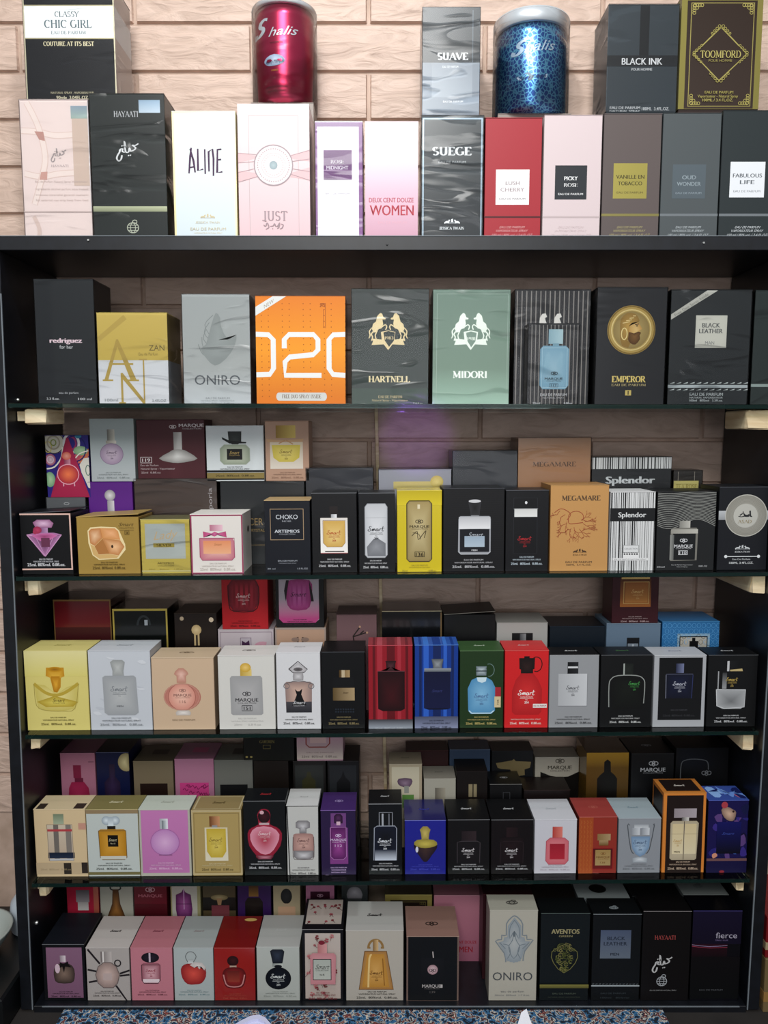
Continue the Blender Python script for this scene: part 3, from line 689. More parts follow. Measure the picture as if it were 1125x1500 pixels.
for (x0, x1, base, col, lab, lb, tc_, n1, n2, yt, lt, sd) in (
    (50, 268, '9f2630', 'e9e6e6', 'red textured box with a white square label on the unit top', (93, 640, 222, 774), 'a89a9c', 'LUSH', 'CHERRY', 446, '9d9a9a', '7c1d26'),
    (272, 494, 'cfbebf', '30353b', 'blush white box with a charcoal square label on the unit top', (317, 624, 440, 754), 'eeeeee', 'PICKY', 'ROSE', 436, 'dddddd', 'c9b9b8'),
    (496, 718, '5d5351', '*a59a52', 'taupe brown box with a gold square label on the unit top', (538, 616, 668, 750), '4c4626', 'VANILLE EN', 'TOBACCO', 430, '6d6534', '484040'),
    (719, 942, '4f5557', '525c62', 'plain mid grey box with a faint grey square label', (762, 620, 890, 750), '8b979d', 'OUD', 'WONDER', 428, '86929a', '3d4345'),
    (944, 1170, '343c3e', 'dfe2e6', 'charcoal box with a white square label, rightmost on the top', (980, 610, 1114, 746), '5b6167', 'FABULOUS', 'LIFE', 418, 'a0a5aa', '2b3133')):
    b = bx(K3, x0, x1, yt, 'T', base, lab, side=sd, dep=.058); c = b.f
    c.rect(lb[0], lb[1], lb[2], lb[3], col); mx = (lb[0]+lb[2])/2; my = (lb[1]+lb[3])/2; W = lb[2]-lb[0]
    c.t(n1, mx, my-16, 15, W*(.42 if len(n1) < 6 else .84), tc_, 'b'); c.t(n2, mx, my+9, 15, W*(.42 if len(n2) < 5 else .72), tc_, 'b'); c.t('EAU DE PARFUM', mx, my+44, 8, W*.78, lt, 'b')
    c.rect(x0, 818 if x0 < 400 else 808, x1, 824 if x0 < 400 else 818, '5c1a20' if x0 < 200 else ('b8a8a8' if x0 < 300 else ('*8a8250' if x0 < 600 else '6e7478')))
    fc = {50: 'd8a0a0', 272: 'cbb9ba', 496: '*b3aa78', 719: 'b5bcbf', 944: 'c3c8cb'}[x0]
    m2 = (x0+x1)/2
    c.t('EAU DE PARFUM', m2, 860, 9, 100, fc, 'i'); c.t('VAPORISATEUR SPRAY', m2, 874, 9, 124, fc, 'i'); c.t('100 ml / 80% vol. / 3.4 FL.OZ.', m2, 890, 9, 160, fc, 'i')
    if x0 in (50,):
        for k in range(60): pass
# upper layer: stands on a second row of boxes that the first row hides
def support(x0, x1, ztop, Y, col, n=1):
    zt = shelf_z('T', 0)
    for i in range(n):
        a = x0+(x1-x0)*i/n; e = x0+(x1-x0)*(i+1)/n
        b = Box(); b.W, b.H, b.D = e-a-.001, ztop-zt-.0006, .058; b.z1 = ztop; b.Y = Y; b.wrap = 0; b.fin = 'c'
        b.root = empty('perfume_box', ((a+e)/2, Y+.029, zt+.0001)); tag(b.root, 'hidden box behind the front row, carrying the upper layer on the top', 'perfume box', 'hidden boxes in the second row on the top')
        b.f = Canvas(b.W, b.H, lambda x, z, d: (x, -.03-d, z)); b.t = Canvas(b.W, b.D, lambda x, z, d: (x, z, d))
        b.col = b.side = b.top = b.edge = col; b.flap = True; b.open = 0; ALL.append(b)
U = .076
def ub(fr, x0, x1, yt, yb, col, lab, **k):
    b = bx(fr, x0, x1, yt, 'T', col, lab, Y=U, yb=yb, **k); support(b.x-b.W/2, b.x+b.W/2, b.zb, U, col); return b
b = ub(K1, 98, 476, -70, 410, '10151f', 'tall black box with a white band, upper left on the unit top', wrap=1, side='c9bdb5', dep=.062); c = b.f
c.rect(98, 22, 476, 156, 'e6eaeb', 'eceff0'); c.line([(98, 20), (476, 20)], 5, '*a8a080'); c.line([(98, 156), (476, 156)], 4, '*a8a080'); c.frame(98, -80, 476, 420, 5, '*c9c3a8')
b.s.rect(0, 19, 100, 46, 'dcdedd'); c.t('CLASSY', 280, 56, 22, 102, '4b5a5e', 'r'); c.t('CHIC GIRL', 283, 96, 32, 198, '55666c', 'r'); c.t('EAU DE PARFUM', 283, 132, 13, 144, '7a888c', 'r')
c.t('COUTURE AT ITS BEST', 283, 178, 17, 212, '*d7cfae', 'rb'); c.t('NATURAL SPRAY . VAPORISATEUR', 290, 382, 9, 180, '*c9c2a4', 'b'); c.t('90mle  3.04FL.OZ.', 290, 402, 14, 136, '*d7d0b4', 'b')
b = ub(K2, 810, 1050, 32, 476, '39454d', 'grey wrapped box with a darker upper square, between the two cans', wrap=2, side='2c3439'); c = b.f
c.rect(810, 32, 1050, 256, '333d44', '2c363c'); c.rect(810, 256, 1050, 476, '717c88', '8f9ba8'); c.rect(850, 256, 1020, 400, '77828e', '9aa5b0'); c.rect(1018, 40, 1022, 254, '55616a')
c.t('SUAVE', 938, 230, 28, 130, 'e9edf0', 'rb'); c.t('EAU DE PARFUM', 928, 273, 10, 66, 'dfe5e8', 'b'); c.t('EAU DE PARFUM', 940, 418, 9, 84, 'f0f2f4', 'b')
b = ub(K3, 514, 784, 18, 424, '3a444b', 'dark grey wrapped box with a black cross band, upper right', wrap=1, side='5e6468', dep=.062); c = b.f
c.rect(636, 18, 672, 210, '1d2227'); c.rect(514, 208, 784, 250, '22272c'); c.t('BLACK INK', 648, 230, 26, 156, 'dcdfe2', 'b'); c.t('POUR HOMME', 648, 261, 10, 80, 'c3c8cc', 'b')
c.t('EAU DE PARFUM', 588, 408, 11, 118, 'c9ced2', 'b'); c.t('NATURAL SPRAY', 588, 421, 9, 118, 'aeb4b8', 'b'); c.t('100ML  3.4FL.OZ.', 706, 412, 12, 106, 'c9ced2', 'b')
b = ub(K3, 790, 1100, -14, 414, '3b2c28', 'brown box with gold frame and diamond ornament, upper right corner', side='6b6440', dep=.062); c = b.f
c.rect(790, -14, 1100, 420, '*8f8648'); c.rect(812, 0, 1078, 412, '39291f', '41322a'); c.frame(826, 8, 1068, 404, 3, '*a89c5a')
c.line([(943, 100), (1046, 203), (943, 304), (842, 203), (943, 100)], 5, '*b5a961')
r_ = random.Random(1)
for cx_, cy_, sx_, sy_ in ((834, 14, 1, 1), (1060, 14, -1, 1), (834, 396, 1, -1), (1060, 396, -1, -1)):
    for k in range(4): c.ring(cx_+sx_*(6+9*k), cy_+sy_*4, 6, 6, 2.5, '*b5a961', n=8); c.ring(cx_+sx_*4, cy_+sy_*(6+9*k), 6, 6, 2.5, '*b5a961', n=8)
    c.ring(cx_+sx_*14, cy_+sy_*14, 6, 6, 2.5, '*b5a961', n=8)
for ax_, ay_, dx_, dy_ in ((943, 100, 1, 1), (943, 100, -1, 1), (1046, 203, -1, 1), (1046, 203, -1, -1), (943, 304, 1, -1), (943, 304, -1, -1), (842, 203, 1, 1), (842, 203, 1, -1)):
    for k in range(4): q = 4+9*k; c.ring(ax_+dx_*q+(3 if dx_ > 0 else -3)*(-1 if abs(ax_-943) > 50 else 1), ay_+dy_*q-(6*dy_ if abs(ax_-943) < 50 else -6*dy_*0), 5.5-k*.5, 5.5-k*.5, 2.2, '*b5a961', n=7)
c.t('TOOMFORD', 944, 205, 26, 156, '*c4b86e', 'r'); c.t('POUR HOMME', 944, 229, 10, 90, '*a89c5a'); c.t('EAU DE PARFUM', 944, 350, 11, 110, '*b5a961', 'b'); c.t('Vaporisateur - Natural Spray', 940, 365, 11, 156, '*b5a961', 'b'); c.t('100ML / 3.4 FL.OZ.', 940, 380, 11, 118, '*b5a961', 'b')
# the two cans
def can(x0, x1, ytop, yb, taper, body_mat, rimh, lab, pf, name='perfume_can', extra=None):
    Y = U+.035; rz = z_at(yb, Y-.03); zt = z_at(ytop, Y-.04); cx = x_at((x0+x1)/2, (rz+zt)/2, Y); Rr = (x_at(x1, zt, Y)-x_at(x0, zt, Y))/2
    root = empty(name, (cx, Y, rz+.0002)); H = zt-rz; tag(root, lab, 'perfume can', 'perfume cans on top of the shelf unit')
    rb = Rr*taper
    rad = lambda z: (rb+(Rr*.95-rb)*min(1, max(0, z/H))**.8)*(1+.0*z)
    body = bm_obj('can_body', lathe([(rad(H*k/10), H*k/10) for k in range(11)], 48), body_mat, root, True)
    lid = bm_obj('lid', lathe([(Rr*1.0, H+.0001), (Rr*1.03, H+.001), (Rr*1.03, H+rimh), (Rr*.98, H+rimh+.001), (Rr*.9, H+rimh)], 48), M_RIM, root, True)
    W = Rr*2
    c = Canvas(W, H, lambda x, z, d: ((rad(z)+d+.0003)*math.sin(math.asin(max(-.985, min(.985, (x-W/2)/Rr)))), -(rad(z)+d+.0003)*math.cos(math.asin(max(-.985, min(.985, (x-W/2)/Rr)))), z), x0, x1, ytop, yb)
    pf(c); c.build(root)
    support(cx-Rr, cx+Rr, rz, U+.002, '8a8078')
    film = bm_obj('clear_sleeve', lathe([(Rr*1.045, .0), (Rr*1.045, H+rimh*.9)], 40), M_FILM, root, True)
    return root
def snake_mat():
    m, nt, b = new_mat('blue_scale_foil'); tc = nt.nodes.new('ShaderNodeTexCoord'); mp = nt.nodes.new('ShaderNodeMapping'); mp.inputs['Scale'].default_value = (1, 1, .9)
    v = nt.nodes.new('ShaderNodeTexVoronoi'); v.feature = 'DISTANCE_TO_EDGE'; v.inputs['Scale'].default_value = 210
    cr = nt.nodes.new('ShaderNodeValToRGB'); cr.color_ramp.elements[0].color = lin('5f9fc0'); cr.color_ramp.elements[1].color = lin('2a4f90'); cr.color_ramp.elements[0].position = .05; cr.color_ramp.elements[1].position = .14
    nt.links.new(tc.outputs['Object'], mp.inputs[0]); nt.links.new(mp.outputs[0], v.inputs['Vector']); nt.links.new(v.outputs['Distance'], cr.inputs[0]); nt.links.new(cr.outputs[0], b.inputs['Base Color'])
    b.inputs['Metallic'].default_value = .75; b.inputs['Roughness'].default_value = .3
    return m
M_RIM = plain('tin_rim', 'd3d8dc', .35, .45)
M_RED = plain('red_metal_can', 'a8284a', .28, .8)
SH_S = [[(80, 4), (62, 0), (38, 14), (34, 34), (52, 48), (50, 66), (26, 84), (4, 80), (8, 62)]]
def can_red(c):
    c.fr = K2
    c.script(SH_S, 160, 100, 62, 14, '*cfd6de', hh=84, ww=84); c.t('halis', 254, 122, 38, 128, '*c8ced6', 'i', 4); c.t('WOMEN', 224, 172, 8, 56, '6a1228', 'b')
    c.poly([(168, 250), (180, 232), (214, 222), (252, 232), (262, 252), (238, 268), (190, 270)], '8fa3bd', 'b8c6d6', 2); c.t('Remy Marquis', 216, 252, 15, 84, '2b3a66', 'i', 3)
    c.t('PARIS', 216, 290, 8, 30, 'c9803a', 'b'); c.t('EAU DE PARFUM', 224, 360, 8, 96, '6a1228', 'b'); c.t('NATURAL SPRAY', 222, 378, 8, 84, '6a1228', 'b')
can(372, 463, 3, 152, .86, M_RED, .006, 'red metallic can with silver script in a clear sleeve, on the top', can_red)
def can_blue(c):
    c.fr = K3
    c.script(SH_S, 160, 185, 50, 11, '*9fb4c6', hh=84, ww=84); c.t('halis', 234, 180, 42, 122, '*a9bccc', 'i', 6)
    c.poly([(150, 300), (190, 285), (265, 292), (262, 306), (200, 318), (158, 312)], '9fb6cc', 'bcd0dd'); c.t('Remy Marquis', 210, 302, 14, 100, '24366a', 'i', 4)
can(724, 830, 34, 168, .97, snake_mat(), .017, 'blue scale-patterned can with a silver lid, on the top', can_blue)
# ================================================================ HIGHEST GLASS SHELF
b = bx(K4, 148, 394, 195, 'A', '2b3034', 'charcoal wrapped box with bold pink lowercase name, leftmost on its shelf', wrap=1, side='202428'); c = b.f
c.rect(148, 195, 216, 715, '272c31'); c.t('redriguez', 271, 443, 20, 136, 'e6cfd8', 'B'); c.t('for her', 272, 470, 15, 56, 'cfd3d6'); c.t('eau de parfum', 274, 661, 9, 82, 'b9bdc1'); c.t('3.3 fl.oz.', 207, 686, 10, 54, 'c6c9cc', 'b'); c.t('100 ml', 342, 687, 10, 58, 'c6c9cc', 'b')
b = bx(K4, 402, 694, 333, 'A', 'c9b560', 'gold and white wrapped box with huge gold letters A and N', wrap=1, side='b8a878'); c = b.f
c.rect(402, 333, 694, 526, 'c4ae5c', 'bca651'); c.rect(402, 526, 694, 715, 'c8ccd0', 'd2d4d8')
G = 'a9924a'
c.line([(404, 440), (520, 348)], 22, 'b39c50')
c.poly([(424, 612), (480, 440), (488, 440), (562, 612), (536, 612), (484, 470), (440, 612)], G); c.rect(446, 538, 548, 546, G); c.rect(418, 606, 462, 613, G); c.rect(520, 606, 570, 613, G)
c.poly([(494, 704), (494, 580), (502, 578), (588, 690), (588, 524), (594, 524), (594, 706), (584, 706), (503, 606), (503, 704)], G); c.rect(484, 701, 512, 707, G); c.rect(572, 520, 606, 526, G)
c.t('ZAN', 648, 474, 24, 64, '6e6138'); c.t('Eau de Parfum', 612, 500, 12, 80, '8b7a3e'); c.t('100ml', 452, 692, 12, 56, '9aa0a4', 'b'); c.t('3.4FLOZ', 652, 694, 12, 60, '8d9296', 'b')
b.s.rect(0, 0, 100, 52, 'a89058'); b.s.rect(0, 52, 100, 100, 'c0c3c7')
b = bx(K4, 752, 1032, 258, 'A', 'a9aead', 'silver grey wrapped box with an ornamental leaf emblem and thin capitals', wrap=2, side='8d9292'); c = b.f
c.rect(752, 258, 1032, 560, 'a2a8a8', 'a9aead'); c.rect(752, 560, 1032, 715, 'a9aead', 'c3c9cc')
for k in range(5): c.line([(880-k*16, 340+k*30), (845-k*3, 380+k*30), (870, 430+k*22)], 3, '868d8c', 3)
c.poly([(892, 330), (910, 352), (912, 384), (940, 440), (976, 420), (966, 470), (930, 520), (884, 548), (850, 520), (826, 480), (848, 460), (872, 380)], '8f9695', '9aa1a0', 2)
c.t('ONIRO', 893, 607, 42, 190, '555b60'); c.t('EAU DE PARFUM', 893, 684, 8, 100, '7c8387'); c.t('NATURAL SPRAY   VAPORISATEUR', 893, 695, 6, 140, '8a9194'); c.t('100ml  80%vol  3.4fl.oz.', 893, 706, 8, 140, '8a9194')
b = bx(K5, 40, 412, 122, 'A', 'd9791c', 'orange box with giant white digits and a diagonal ribbon corner', side='a85a14', edge='8d4a18', fin='g'); c = b.f
c.rect(40, 122, 412, 340, 'd8771c', 'ea9420'); c.rect(40, 340, 412, 577, 'ea9420', 'd2701c')
for k in range(13):
    for r in range(17):
        c.n = 3
        if k % 3 != 2: c.rect(62+k*29, 150+r*24, 66+k*29, 154+r*24, 'a5540f')
WH = 'e3e4e2'
c.line([(40, 278), (92, 280), (112, 300), (112, 420), (96, 444), (40, 446)], 21, WH); c.line([(158, 336), (158, 300), (178, 279), (280, 279), (298, 300), (298, 342), (278, 362), (180, 372), (160, 392), (160, 448), (312, 448)], 21, WH); c.line([(412, 278), (362, 280), (344, 300), (344, 420), (360, 444), (412, 448)], 21, WH)
c.poly([(40, 166), (112, 122), (168, 122), (40, 202)], 'd9dad6'); c.t('NEW', 96, 152, 14, 54, '9b8f80', 'i', 32)
c.rect(132, 520, 324, 554, 'c9cac6'); c.ell(134, 537, 12, 17, 'c9cac6'); c.ell(322, 537, 12, 17, 'c9cac6'); c.t('Free Duo Spray Inside', 228, 536, 15, 164, '6b5a48', 'r')
c.t('20', 317, 158, 22, 16, '9a4a12', 'b', 90); c.line([(330, 150), (330, 252)], 2, '9a4a12'); c.line([(322, 176), (322, 252)], 2, '9a4a12')
b = bx(K5, 434, 754, 95, 'A', '34423f', 'dark green creased-film box with gold horses around a shield', wrap=2, side='28322f'); c = b.f
c.rect(434, 95, 754, 500, '303d3b', '364541'); c.rect(434, 502, 754, 577, '3d5248'); horses(c, 586, 268, 150, '*c8b88e'); c.poly([(566, 270), (586, 264), (614, 270), (610, 304), (590, 330), (572, 304)], '2f3f3a'); c.t('1983', 590, 293, 12, 36, '*c8b88e', 'r')
c.t('HARTNELL', 592, 464, 24, 174, '*cfc29a', 'rb'); c.t('EAU DE PARFUM', 595, 538, 10, 100, '*b8ab80', 'r'); c.t('Natural Spray - Vaporisateur', 595, 552, 9, 150, '*b8ab80'); c.t('3.4 fl.oz', 712, 565, 9, 40, 'b8bfae')
b = bx(K5, 768, 1088, 98, 'A', '718b7e', 'sage green wrapped box with pale horses around a shield', wrap=1, side='5b7065'); c = b.f
c.rect(768, 98, 1088, 420, '6f887b', '76907f'); c.rect(768, 420, 1088, 577, '76907f', '9fc0ae'); c.frame(784, 112, 1080, 568, 1.5, 'a5b9ad'); horses(c, 926, 268, 150, '*d3ddd2'); c.poly([(906, 272), (926, 266), (950, 272), (946, 306), (928, 332), (912, 306)], '7b9486'); c.t('1987', 928, 296, 12, 34, '*d3ddd2', 'r')
c.t('MIDORI', 924, 445, 27, 142, '*dde5dc', 'rb')
b = bx(K6, 76, 390, 97, 'A', '24272c', 'large black box with pinstripes and two silver horse heads', wrap=1, side='1b1d21', Y=.032, dep=.07); c = b.f
for k in range(16): c.rect(84+k*19.5, 100, 88+k*19.5, 577, '8b8783')
for X, f in ((197, 1), (258, 1)): c.poly([(X-18, 236), (X-16, 210), (X-6, 194), (X+8, 192), (X+14, 206), (X+4, 212), (X+14, 236)], 'd3d2cd')
big = b
b = bx(K6, 132, 346, 237, 'A', '25282d', 'small black pinstriped box with a pale blue bottle, before its larger twin', wrap=1, side='1b1d21', Y=.006, dep=.024); c = b.f
for k in range(13): c.rect(146+k*16, 240, 149+k*16, 577, '8b8783')
c.rect(218, 258, 278, 318, '7fa3b0', 'a3bfc6', True); c.rect(236, 316, 262, 330, '6d95a5')
c.poly([(184, 340), (196, 326), (292, 326), (305, 340), (305, 490), (292, 506), (196, 506), (184, 490)], '6f9ab0', '8db0bf'); c.frame(192, 334, 298, 500, 1.5, 'a9c8d2')
for X in (214, 268): c.poly([(X-14, 415), (X-8, 372), (X+4, 352), (X+14, 362), (X+8, 380), (X+12, 412)], '82a9ba')
loops(c, 245, 440, 26, '24333c'); c.t('MARQUE', 243, 462, 10, 76, '24333c', 'b'); c.t('COLLECTION', 243, 472, 5, 60, '24333c'); c.frame(226, 482, 262, 498, 1.5, '24333c'); c.t('117', 244, 490, 9, 24, '24333c', 'b')
c.t('EAU DE PARFUM', 244, 529, 12, 112, 'b9bcbf', 'b'); c.t('NATURAL SPRAY', 244, 542, 6, 90, 'b9bcbf'); c.t('25ml', 172, 564, 8, 32, 'b9bcbf', 'b'); c.t('0.8fl.oz', 306, 564, 8, 36, 'b9bcbf', 'b')
b = bx(K6, 414, 704, 88, 'A', '23262b', 'near black wrapped box with a gold warrior-head medallion', wrap=1, side='1c1f23'); c = b.f
X, Y_ = 559, 260
c.ell(X, Y_, 100, 101, '*a98f4e', '*c9b372', 36); c.ring(X, Y_, 96, 97, 5, '*7c6530', n=36); c.ring(X, Y_, 82, 83, 4, '*d8c68a', n=36); c.ell(X, Y_, 76, 77, '*8d7a4a', '*b5a168', 32)
c.poly([(514, 296), (522, 326), (548, 334), (560, 308)], '*8d6f38')
c.poly([(548, 214), (582, 214), (588, 230), (604, 255), (594, 261), (598, 270), (594, 278), (588, 300), (560, 306), (546, 280)], '*b98f4c', '*d6b878', 2)
c.poly([(548, 268), (570, 274), (588, 266), (600, 272), (594, 282), (596, 298), (578, 320), (556, 314), (544, 292)], '*5d3f22', '*7d5a30', 2)
c.poly([(512, 254), (514, 216), (540, 190), (574, 194), (588, 212), (590, 226), (562, 230), (550, 250), (546, 300), (528, 314), (514, 300)], '*8d6f38', '*b8954e', 2); c.ring(530, 276, 12, 24, 4, '*e0cf90', n=12)
c.line([(574, 238), (590, 235)], 3.5, '4a331c'); c.ell(582, 243, 4, 3, '3a2614', n=8)
for k in range(4): c.line([(522+k*14, 232-k*10), (552+k*8, 226-k*8)], 3, '*d8c68a')
c.t('EMPEROR', 555, 464, 24, 142, '*d8c374', 'rb'); c.t('EAU DE PARFUM', 555, 488, 9, 144, '*b8aa78', 'r'); c.rect(542, 510, 567, 532, '*c9b56a'); c.rect(552, 513, 557, 529, '4c4020')
b = bx(K6, 716, 1050, 98, 'A', '2c3235', 'black wrapped box with a white square label, ribbon corner and stitching', wrap=2, side='22272a'); c = b.f
c.rect(822, 200, 952, 334, 'c3c4ba'); c.t('BLACK', 886, 240, 19, 74, '4a4f52', 'b'); c.t('LEATHER', 886, 264, 19, 98, '4a4f52', 'b'); c.t('MAN', 883, 313, 14, 38, '6c7072')
c.poly([(718, 196), (864, 98), (908, 98), (718, 218)], 'b5b6ae'); c.t('Free Deo Spray Inside', 800, 156, 12, 160, '6d6e68', 's', 33)
c.rect(714, 488, 1050, 500, 'a9b3b6')
for k in range(12): c.poly([(722+k*28, 483), (744+k*28, 476), (742+k*28, 481)], 'c3cccc'); c.poly([(722+k*28, 511), (744+k*28, 504), (742+k*28, 509)], 'c3cccc')
c.t('EAU DE PARFUM', 878, 527, 13, 140, 'a9b1b3', 'b'); c.t('NATURAL VAPORISATEUR', 878, 541, 7, 140, 'a9b1b3', 'b'); c.t('100ml   80%vol   3.3Fl.oz.', 878, 553, 9, 140, 'a9b1b3', 'b')
b = bx(K6, 1060, 1160, 100, 'A', '2f3b3a', 'dark green creased box cut off at the right end of its shelf', wrap=2, side='252e2d'); c = b.f; c.rect(1060, 484, 1190, 496, '8f9f9c')
# ================================================================ SECOND GLASS SHELF
def pic(fn): return fn
b = bx(L1, 114, 400, 606, 'B', '17171a', 'black carton with pink frame and diamond-shaped violet bottle, flap ajar', top='22242a', edge='5d5f66', open_=2.5); c = b.f
c.frame(100, 606, 398, 918, 8, 'd9b3a6')
c.poly([(186, 655), (210, 640), (280, 640), (302, 660), (290, 684), (200, 684)], '8f5a80', 'd9b3cf'); c.rect(226, 684, 268, 722, '7a4a78', 'b08aae', True)
c.poly([(148, 722), (200, 712), (300, 712), (344, 722), (250, 842), (240, 842)], 'a8709f', '4b2038'); c.line([(148, 722), (196, 730), (300, 730), (344, 722), (248, 842), (148, 722)], 5, 'c795bb')
c.line([(196, 730), (246, 838), (300, 730)], 4, 'b98ab0'); c.poly([(176, 728), (245, 770), (320, 728), (290, 716), (210, 716)], 'c26aa0', '8e3a66'); c.ell(210, 697, 24, 20, '8e2848', 'b53a5e'); c.ell(196, 708, 12, 12, '9e3050'); c.rect(228, 740, 276, 790, '6a3550')
c.t('EAU DE PARFUM', 250, 858, 9, 76, 'c9c9cd', 'b'); c.t('VAPORISATEUR NATURAL SPRAY', 250, 871, 9, 144, 'c9c9cd', 'b'); c.t('25ml. 80%vol. 0.8fl.oz.', 250, 888, 17, 212, 'd3d3d6', 'b')
b = bx(L1, 424, 770, 626, 'B', '9a7d3c', 'bronze gold carton with a faceted copper stone-shaped bottle', top='a88d52', side='8a6d36', edge='c2a25e', open_=2.5); c = b.f
P = [(484, 700), (500, 682), (560, 678), (640, 682), (660, 700), (690, 775), (692, 806), (650, 856), (540, 862), (506, 836), (486, 770)]
c.poly(P, 'e2cf9e', 'c9a060'); c.poly([(490, 704), (504, 690), (556, 686), (566, 740), (520, 784), (496, 770)], 'b8763f', 'e0b890'); c.poly([(556, 686), (636, 688), (654, 704), (664, 752), (566, 742)], 'c98a50', 'e3a878'); c.poly([(566, 742), (664, 754), (686, 790), (652, 838), (600, 828)], 'b87a45', 'e8b888'); c.poly([(520, 786), (566, 744), (600, 828), (540, 832)], 'a8703c'); c.poly([(496, 774), (520, 788), (540, 834), (600, 830), (652, 840), (640, 852), (544, 856), (510, 832)], 'c9a468')
c.ell(618, 788, 6, 9, '3a2412'); c.t('Smart', 700, 666, 20, 86, '5a451c', 'i'); c.t('COLLECTION', 702, 686, 7, 80, '5a451c'); c.line([(664, 698), (742, 698)], 2, '5a451c'); c.frame(690, 702, 716, 724, 2, '5a451c'); c.t('38', 703, 713, 12, 16, '5a451c', 'b')
c.t('EAU DE PARFUM', 598, 876, 9, 92, '5a451c', 'b'); c.t('VAPORISATEUR NATURAL SPRAY', 598, 888, 9, 176, '5a451c', 'b'); c.t('25ml. 80%vol. 0.8fl.oz.', 596, 906, 16, 186, '5a451c', 'b')
b = bx(L1, 774, 1048, 640, 'B', 'c2b054', 'yellow gold carton with a pale silver square panel, bottle-less', top='8f8a5a', side='9a8b40', edge='ddd08a', wrap=1, dep=.05); c = b.f
c.rect(798, 662, 1022, 856, 'a8b0ae', 'b3bab6'); c.t('Lady', 912, 722, 48, 140, 'c3ab86', 'i', 6); c.rect(842, 770, 960, 792, '*b5a24e'); c.t('SILVER', 902, 781, 13, 84, '5a4f22', 'rb'); c.t('ARTEMIOS', 908, 880, 12, 94, '6b5f22', 'b'); c.t('COLLECTION', 908, 895, 6, 90, '6b5f22'); c.t('30ml     80%vol     1.0fl.oz', 908, 914, 7, 190, '8a7d3a')
c.rect(774, 920, 1048, 928, '*e6de9a')
b = bx(L2, 34, 326, 612, 'B', 'd9d3cc', 'cream carton with raspberry trim and a pink bow-tied bottle', top='e8e4dd', side='dcd6ce', edge='efeae3', dep=.06); c = b.f
b.s.ell(62, 30, 10, 5.5, '18181a'); c.frame(34, 612, 326, 944, 8, '8f3a55'); c.rect(34, 932, 326, 944, 'a34a68')
c.rect(142, 668, 214, 702, 'b06a80', 'e0b8c4', True); c.poly([(104, 704), (150, 716), (170, 706), (192, 716), (232, 704), (236, 738), (190, 722), (168, 732), (140, 722), (106, 738)], 'b0406e', 'd070a0'); c.poly([(84, 742), (268, 742), (278, 760), (278, 846), (262, 864), (96, 864), (84, 846)], 'b86a7c', 'e6b8a8'); c.rect(104, 756, 258, 828, 'd98a5e', 'e3a880'); c.line([(84, 742), (278, 742), (278, 848), (262, 864), (96, 864), (84, 846), (84, 742)], 4, '9a4a64')
c.t('Smart', 186, 776, 15, 44, 'a0643c', 'i'); c.t('EAU DE PARFUM', 184, 882, 8, 92, 'a39890'); c.t('VAPORISATEUR NATURAL SPRAY', 182, 897, 8, 180, 'a39890'); c.t('25ml  80%vol  0.8fl.oz.', 182, 914, 15, 200, 'a39890')
b = bx(L2, 440, 696, 535, 'B', '191d28', 'navy black carton with gold rim and thin gold square frame', top='b79b6e', side='171a22', edge='c9ad80', dep=.05); c = b.f
c.rect(440, 504, 696, 536, '*bfa070'); c.frame(472, 580, 660, 752, 3, '*b59a78'); c.t('CHOKO', 566, 624, 25, 122, 'ccd0d6'); c.t('NOIR', 566, 648, 9, 52, 'a4a8b0', 'b'); c.t('ARTEMIOS', 566, 703, 18, 140, 'ccd0d6', 'b'); c.t('COLLECTION', 566, 720, 8, 90, '9a9ea6')
c.t('EAU DE PARFUM', 566, 867, 9, 108, 'a9adb5'); c.t('VAPORISATEUR SPRAY', 566, 881, 6, 100, '8a8e96'); c.t('30 ml', 474, 911, 9, 44, 'a9adb5'); c.t('1.0 FL.OZ', 650, 911, 9, 58, 'a9adb5'); c.rect(440, 940, 696, 960, '*9a8258')
b = bx(L2, 700, 952, 495, 'B', '18181b', 'black carton with a square amber bottle in white frame', edge='77797d', top='24262a', dep=.05); c = b.f
c.rect(800, 566, 846, 612, '2b2322'); c.rect(808, 610, 840, 634, '9a9ca0', 'e8e8ea', True); c.rect(748, 630, 900, 824, 'd9d3cc', 'efece6'); c.poly([(764, 646), (886, 646), (886, 768), (868, 790), (784, 790), (764, 768)], 'c9a04e', 'e0c27a'); c.line([(762, 644), (886, 644), (886, 768), (868, 790), (784, 790), (762, 768), (762, 644)], 2.5, '8a6a4a'); c.rect(772, 812, 880, 818, '3a3236'); c.line([(748, 824), (900, 824)], 3, 'c97a7a')
smart(c, 824, 710, 80, 'b05a2e', lc='b0482e'); foot(c, 'c9c9cb', .83)
b = bx(L2, 958, 1162, 495, 'B', '1a1b1f', 'black carton with a silver flask bottle split diagonally grey', edge='77797d', top='2a2c30', dep=.05); c = b.f
P = [(992, 570), (1006, 552), (1106, 552), (1118, 570), (1118, 834), (1104, 850), (1006, 850), (992, 834)]; c.poly(P, 'b9bbbf', 'd6d7da'); c.poly([(1002, 790), (1040, 746), (1060, 740), (1108, 770), (1108, 842), (1006, 842)], '6e7075', '8d8f94'); c.line([(998, 630), (1112, 630)], 2, 'a2a4a8'); c.line(P+[P[0]], 3.5, '8b8d92'); smart(c, 1056, 690, 94, '3f4146'); foot(c, 'c9c9cb', .85, .7, .46)
b = bx(L3, 118, 368, 482, 'B', 'c9b41c', 'bright yellow carton with a gold bar-shaped bottle', top='a08f20', side='a8961a', edge='e0cc3a', dep=.05, fin='g'); c = b.f
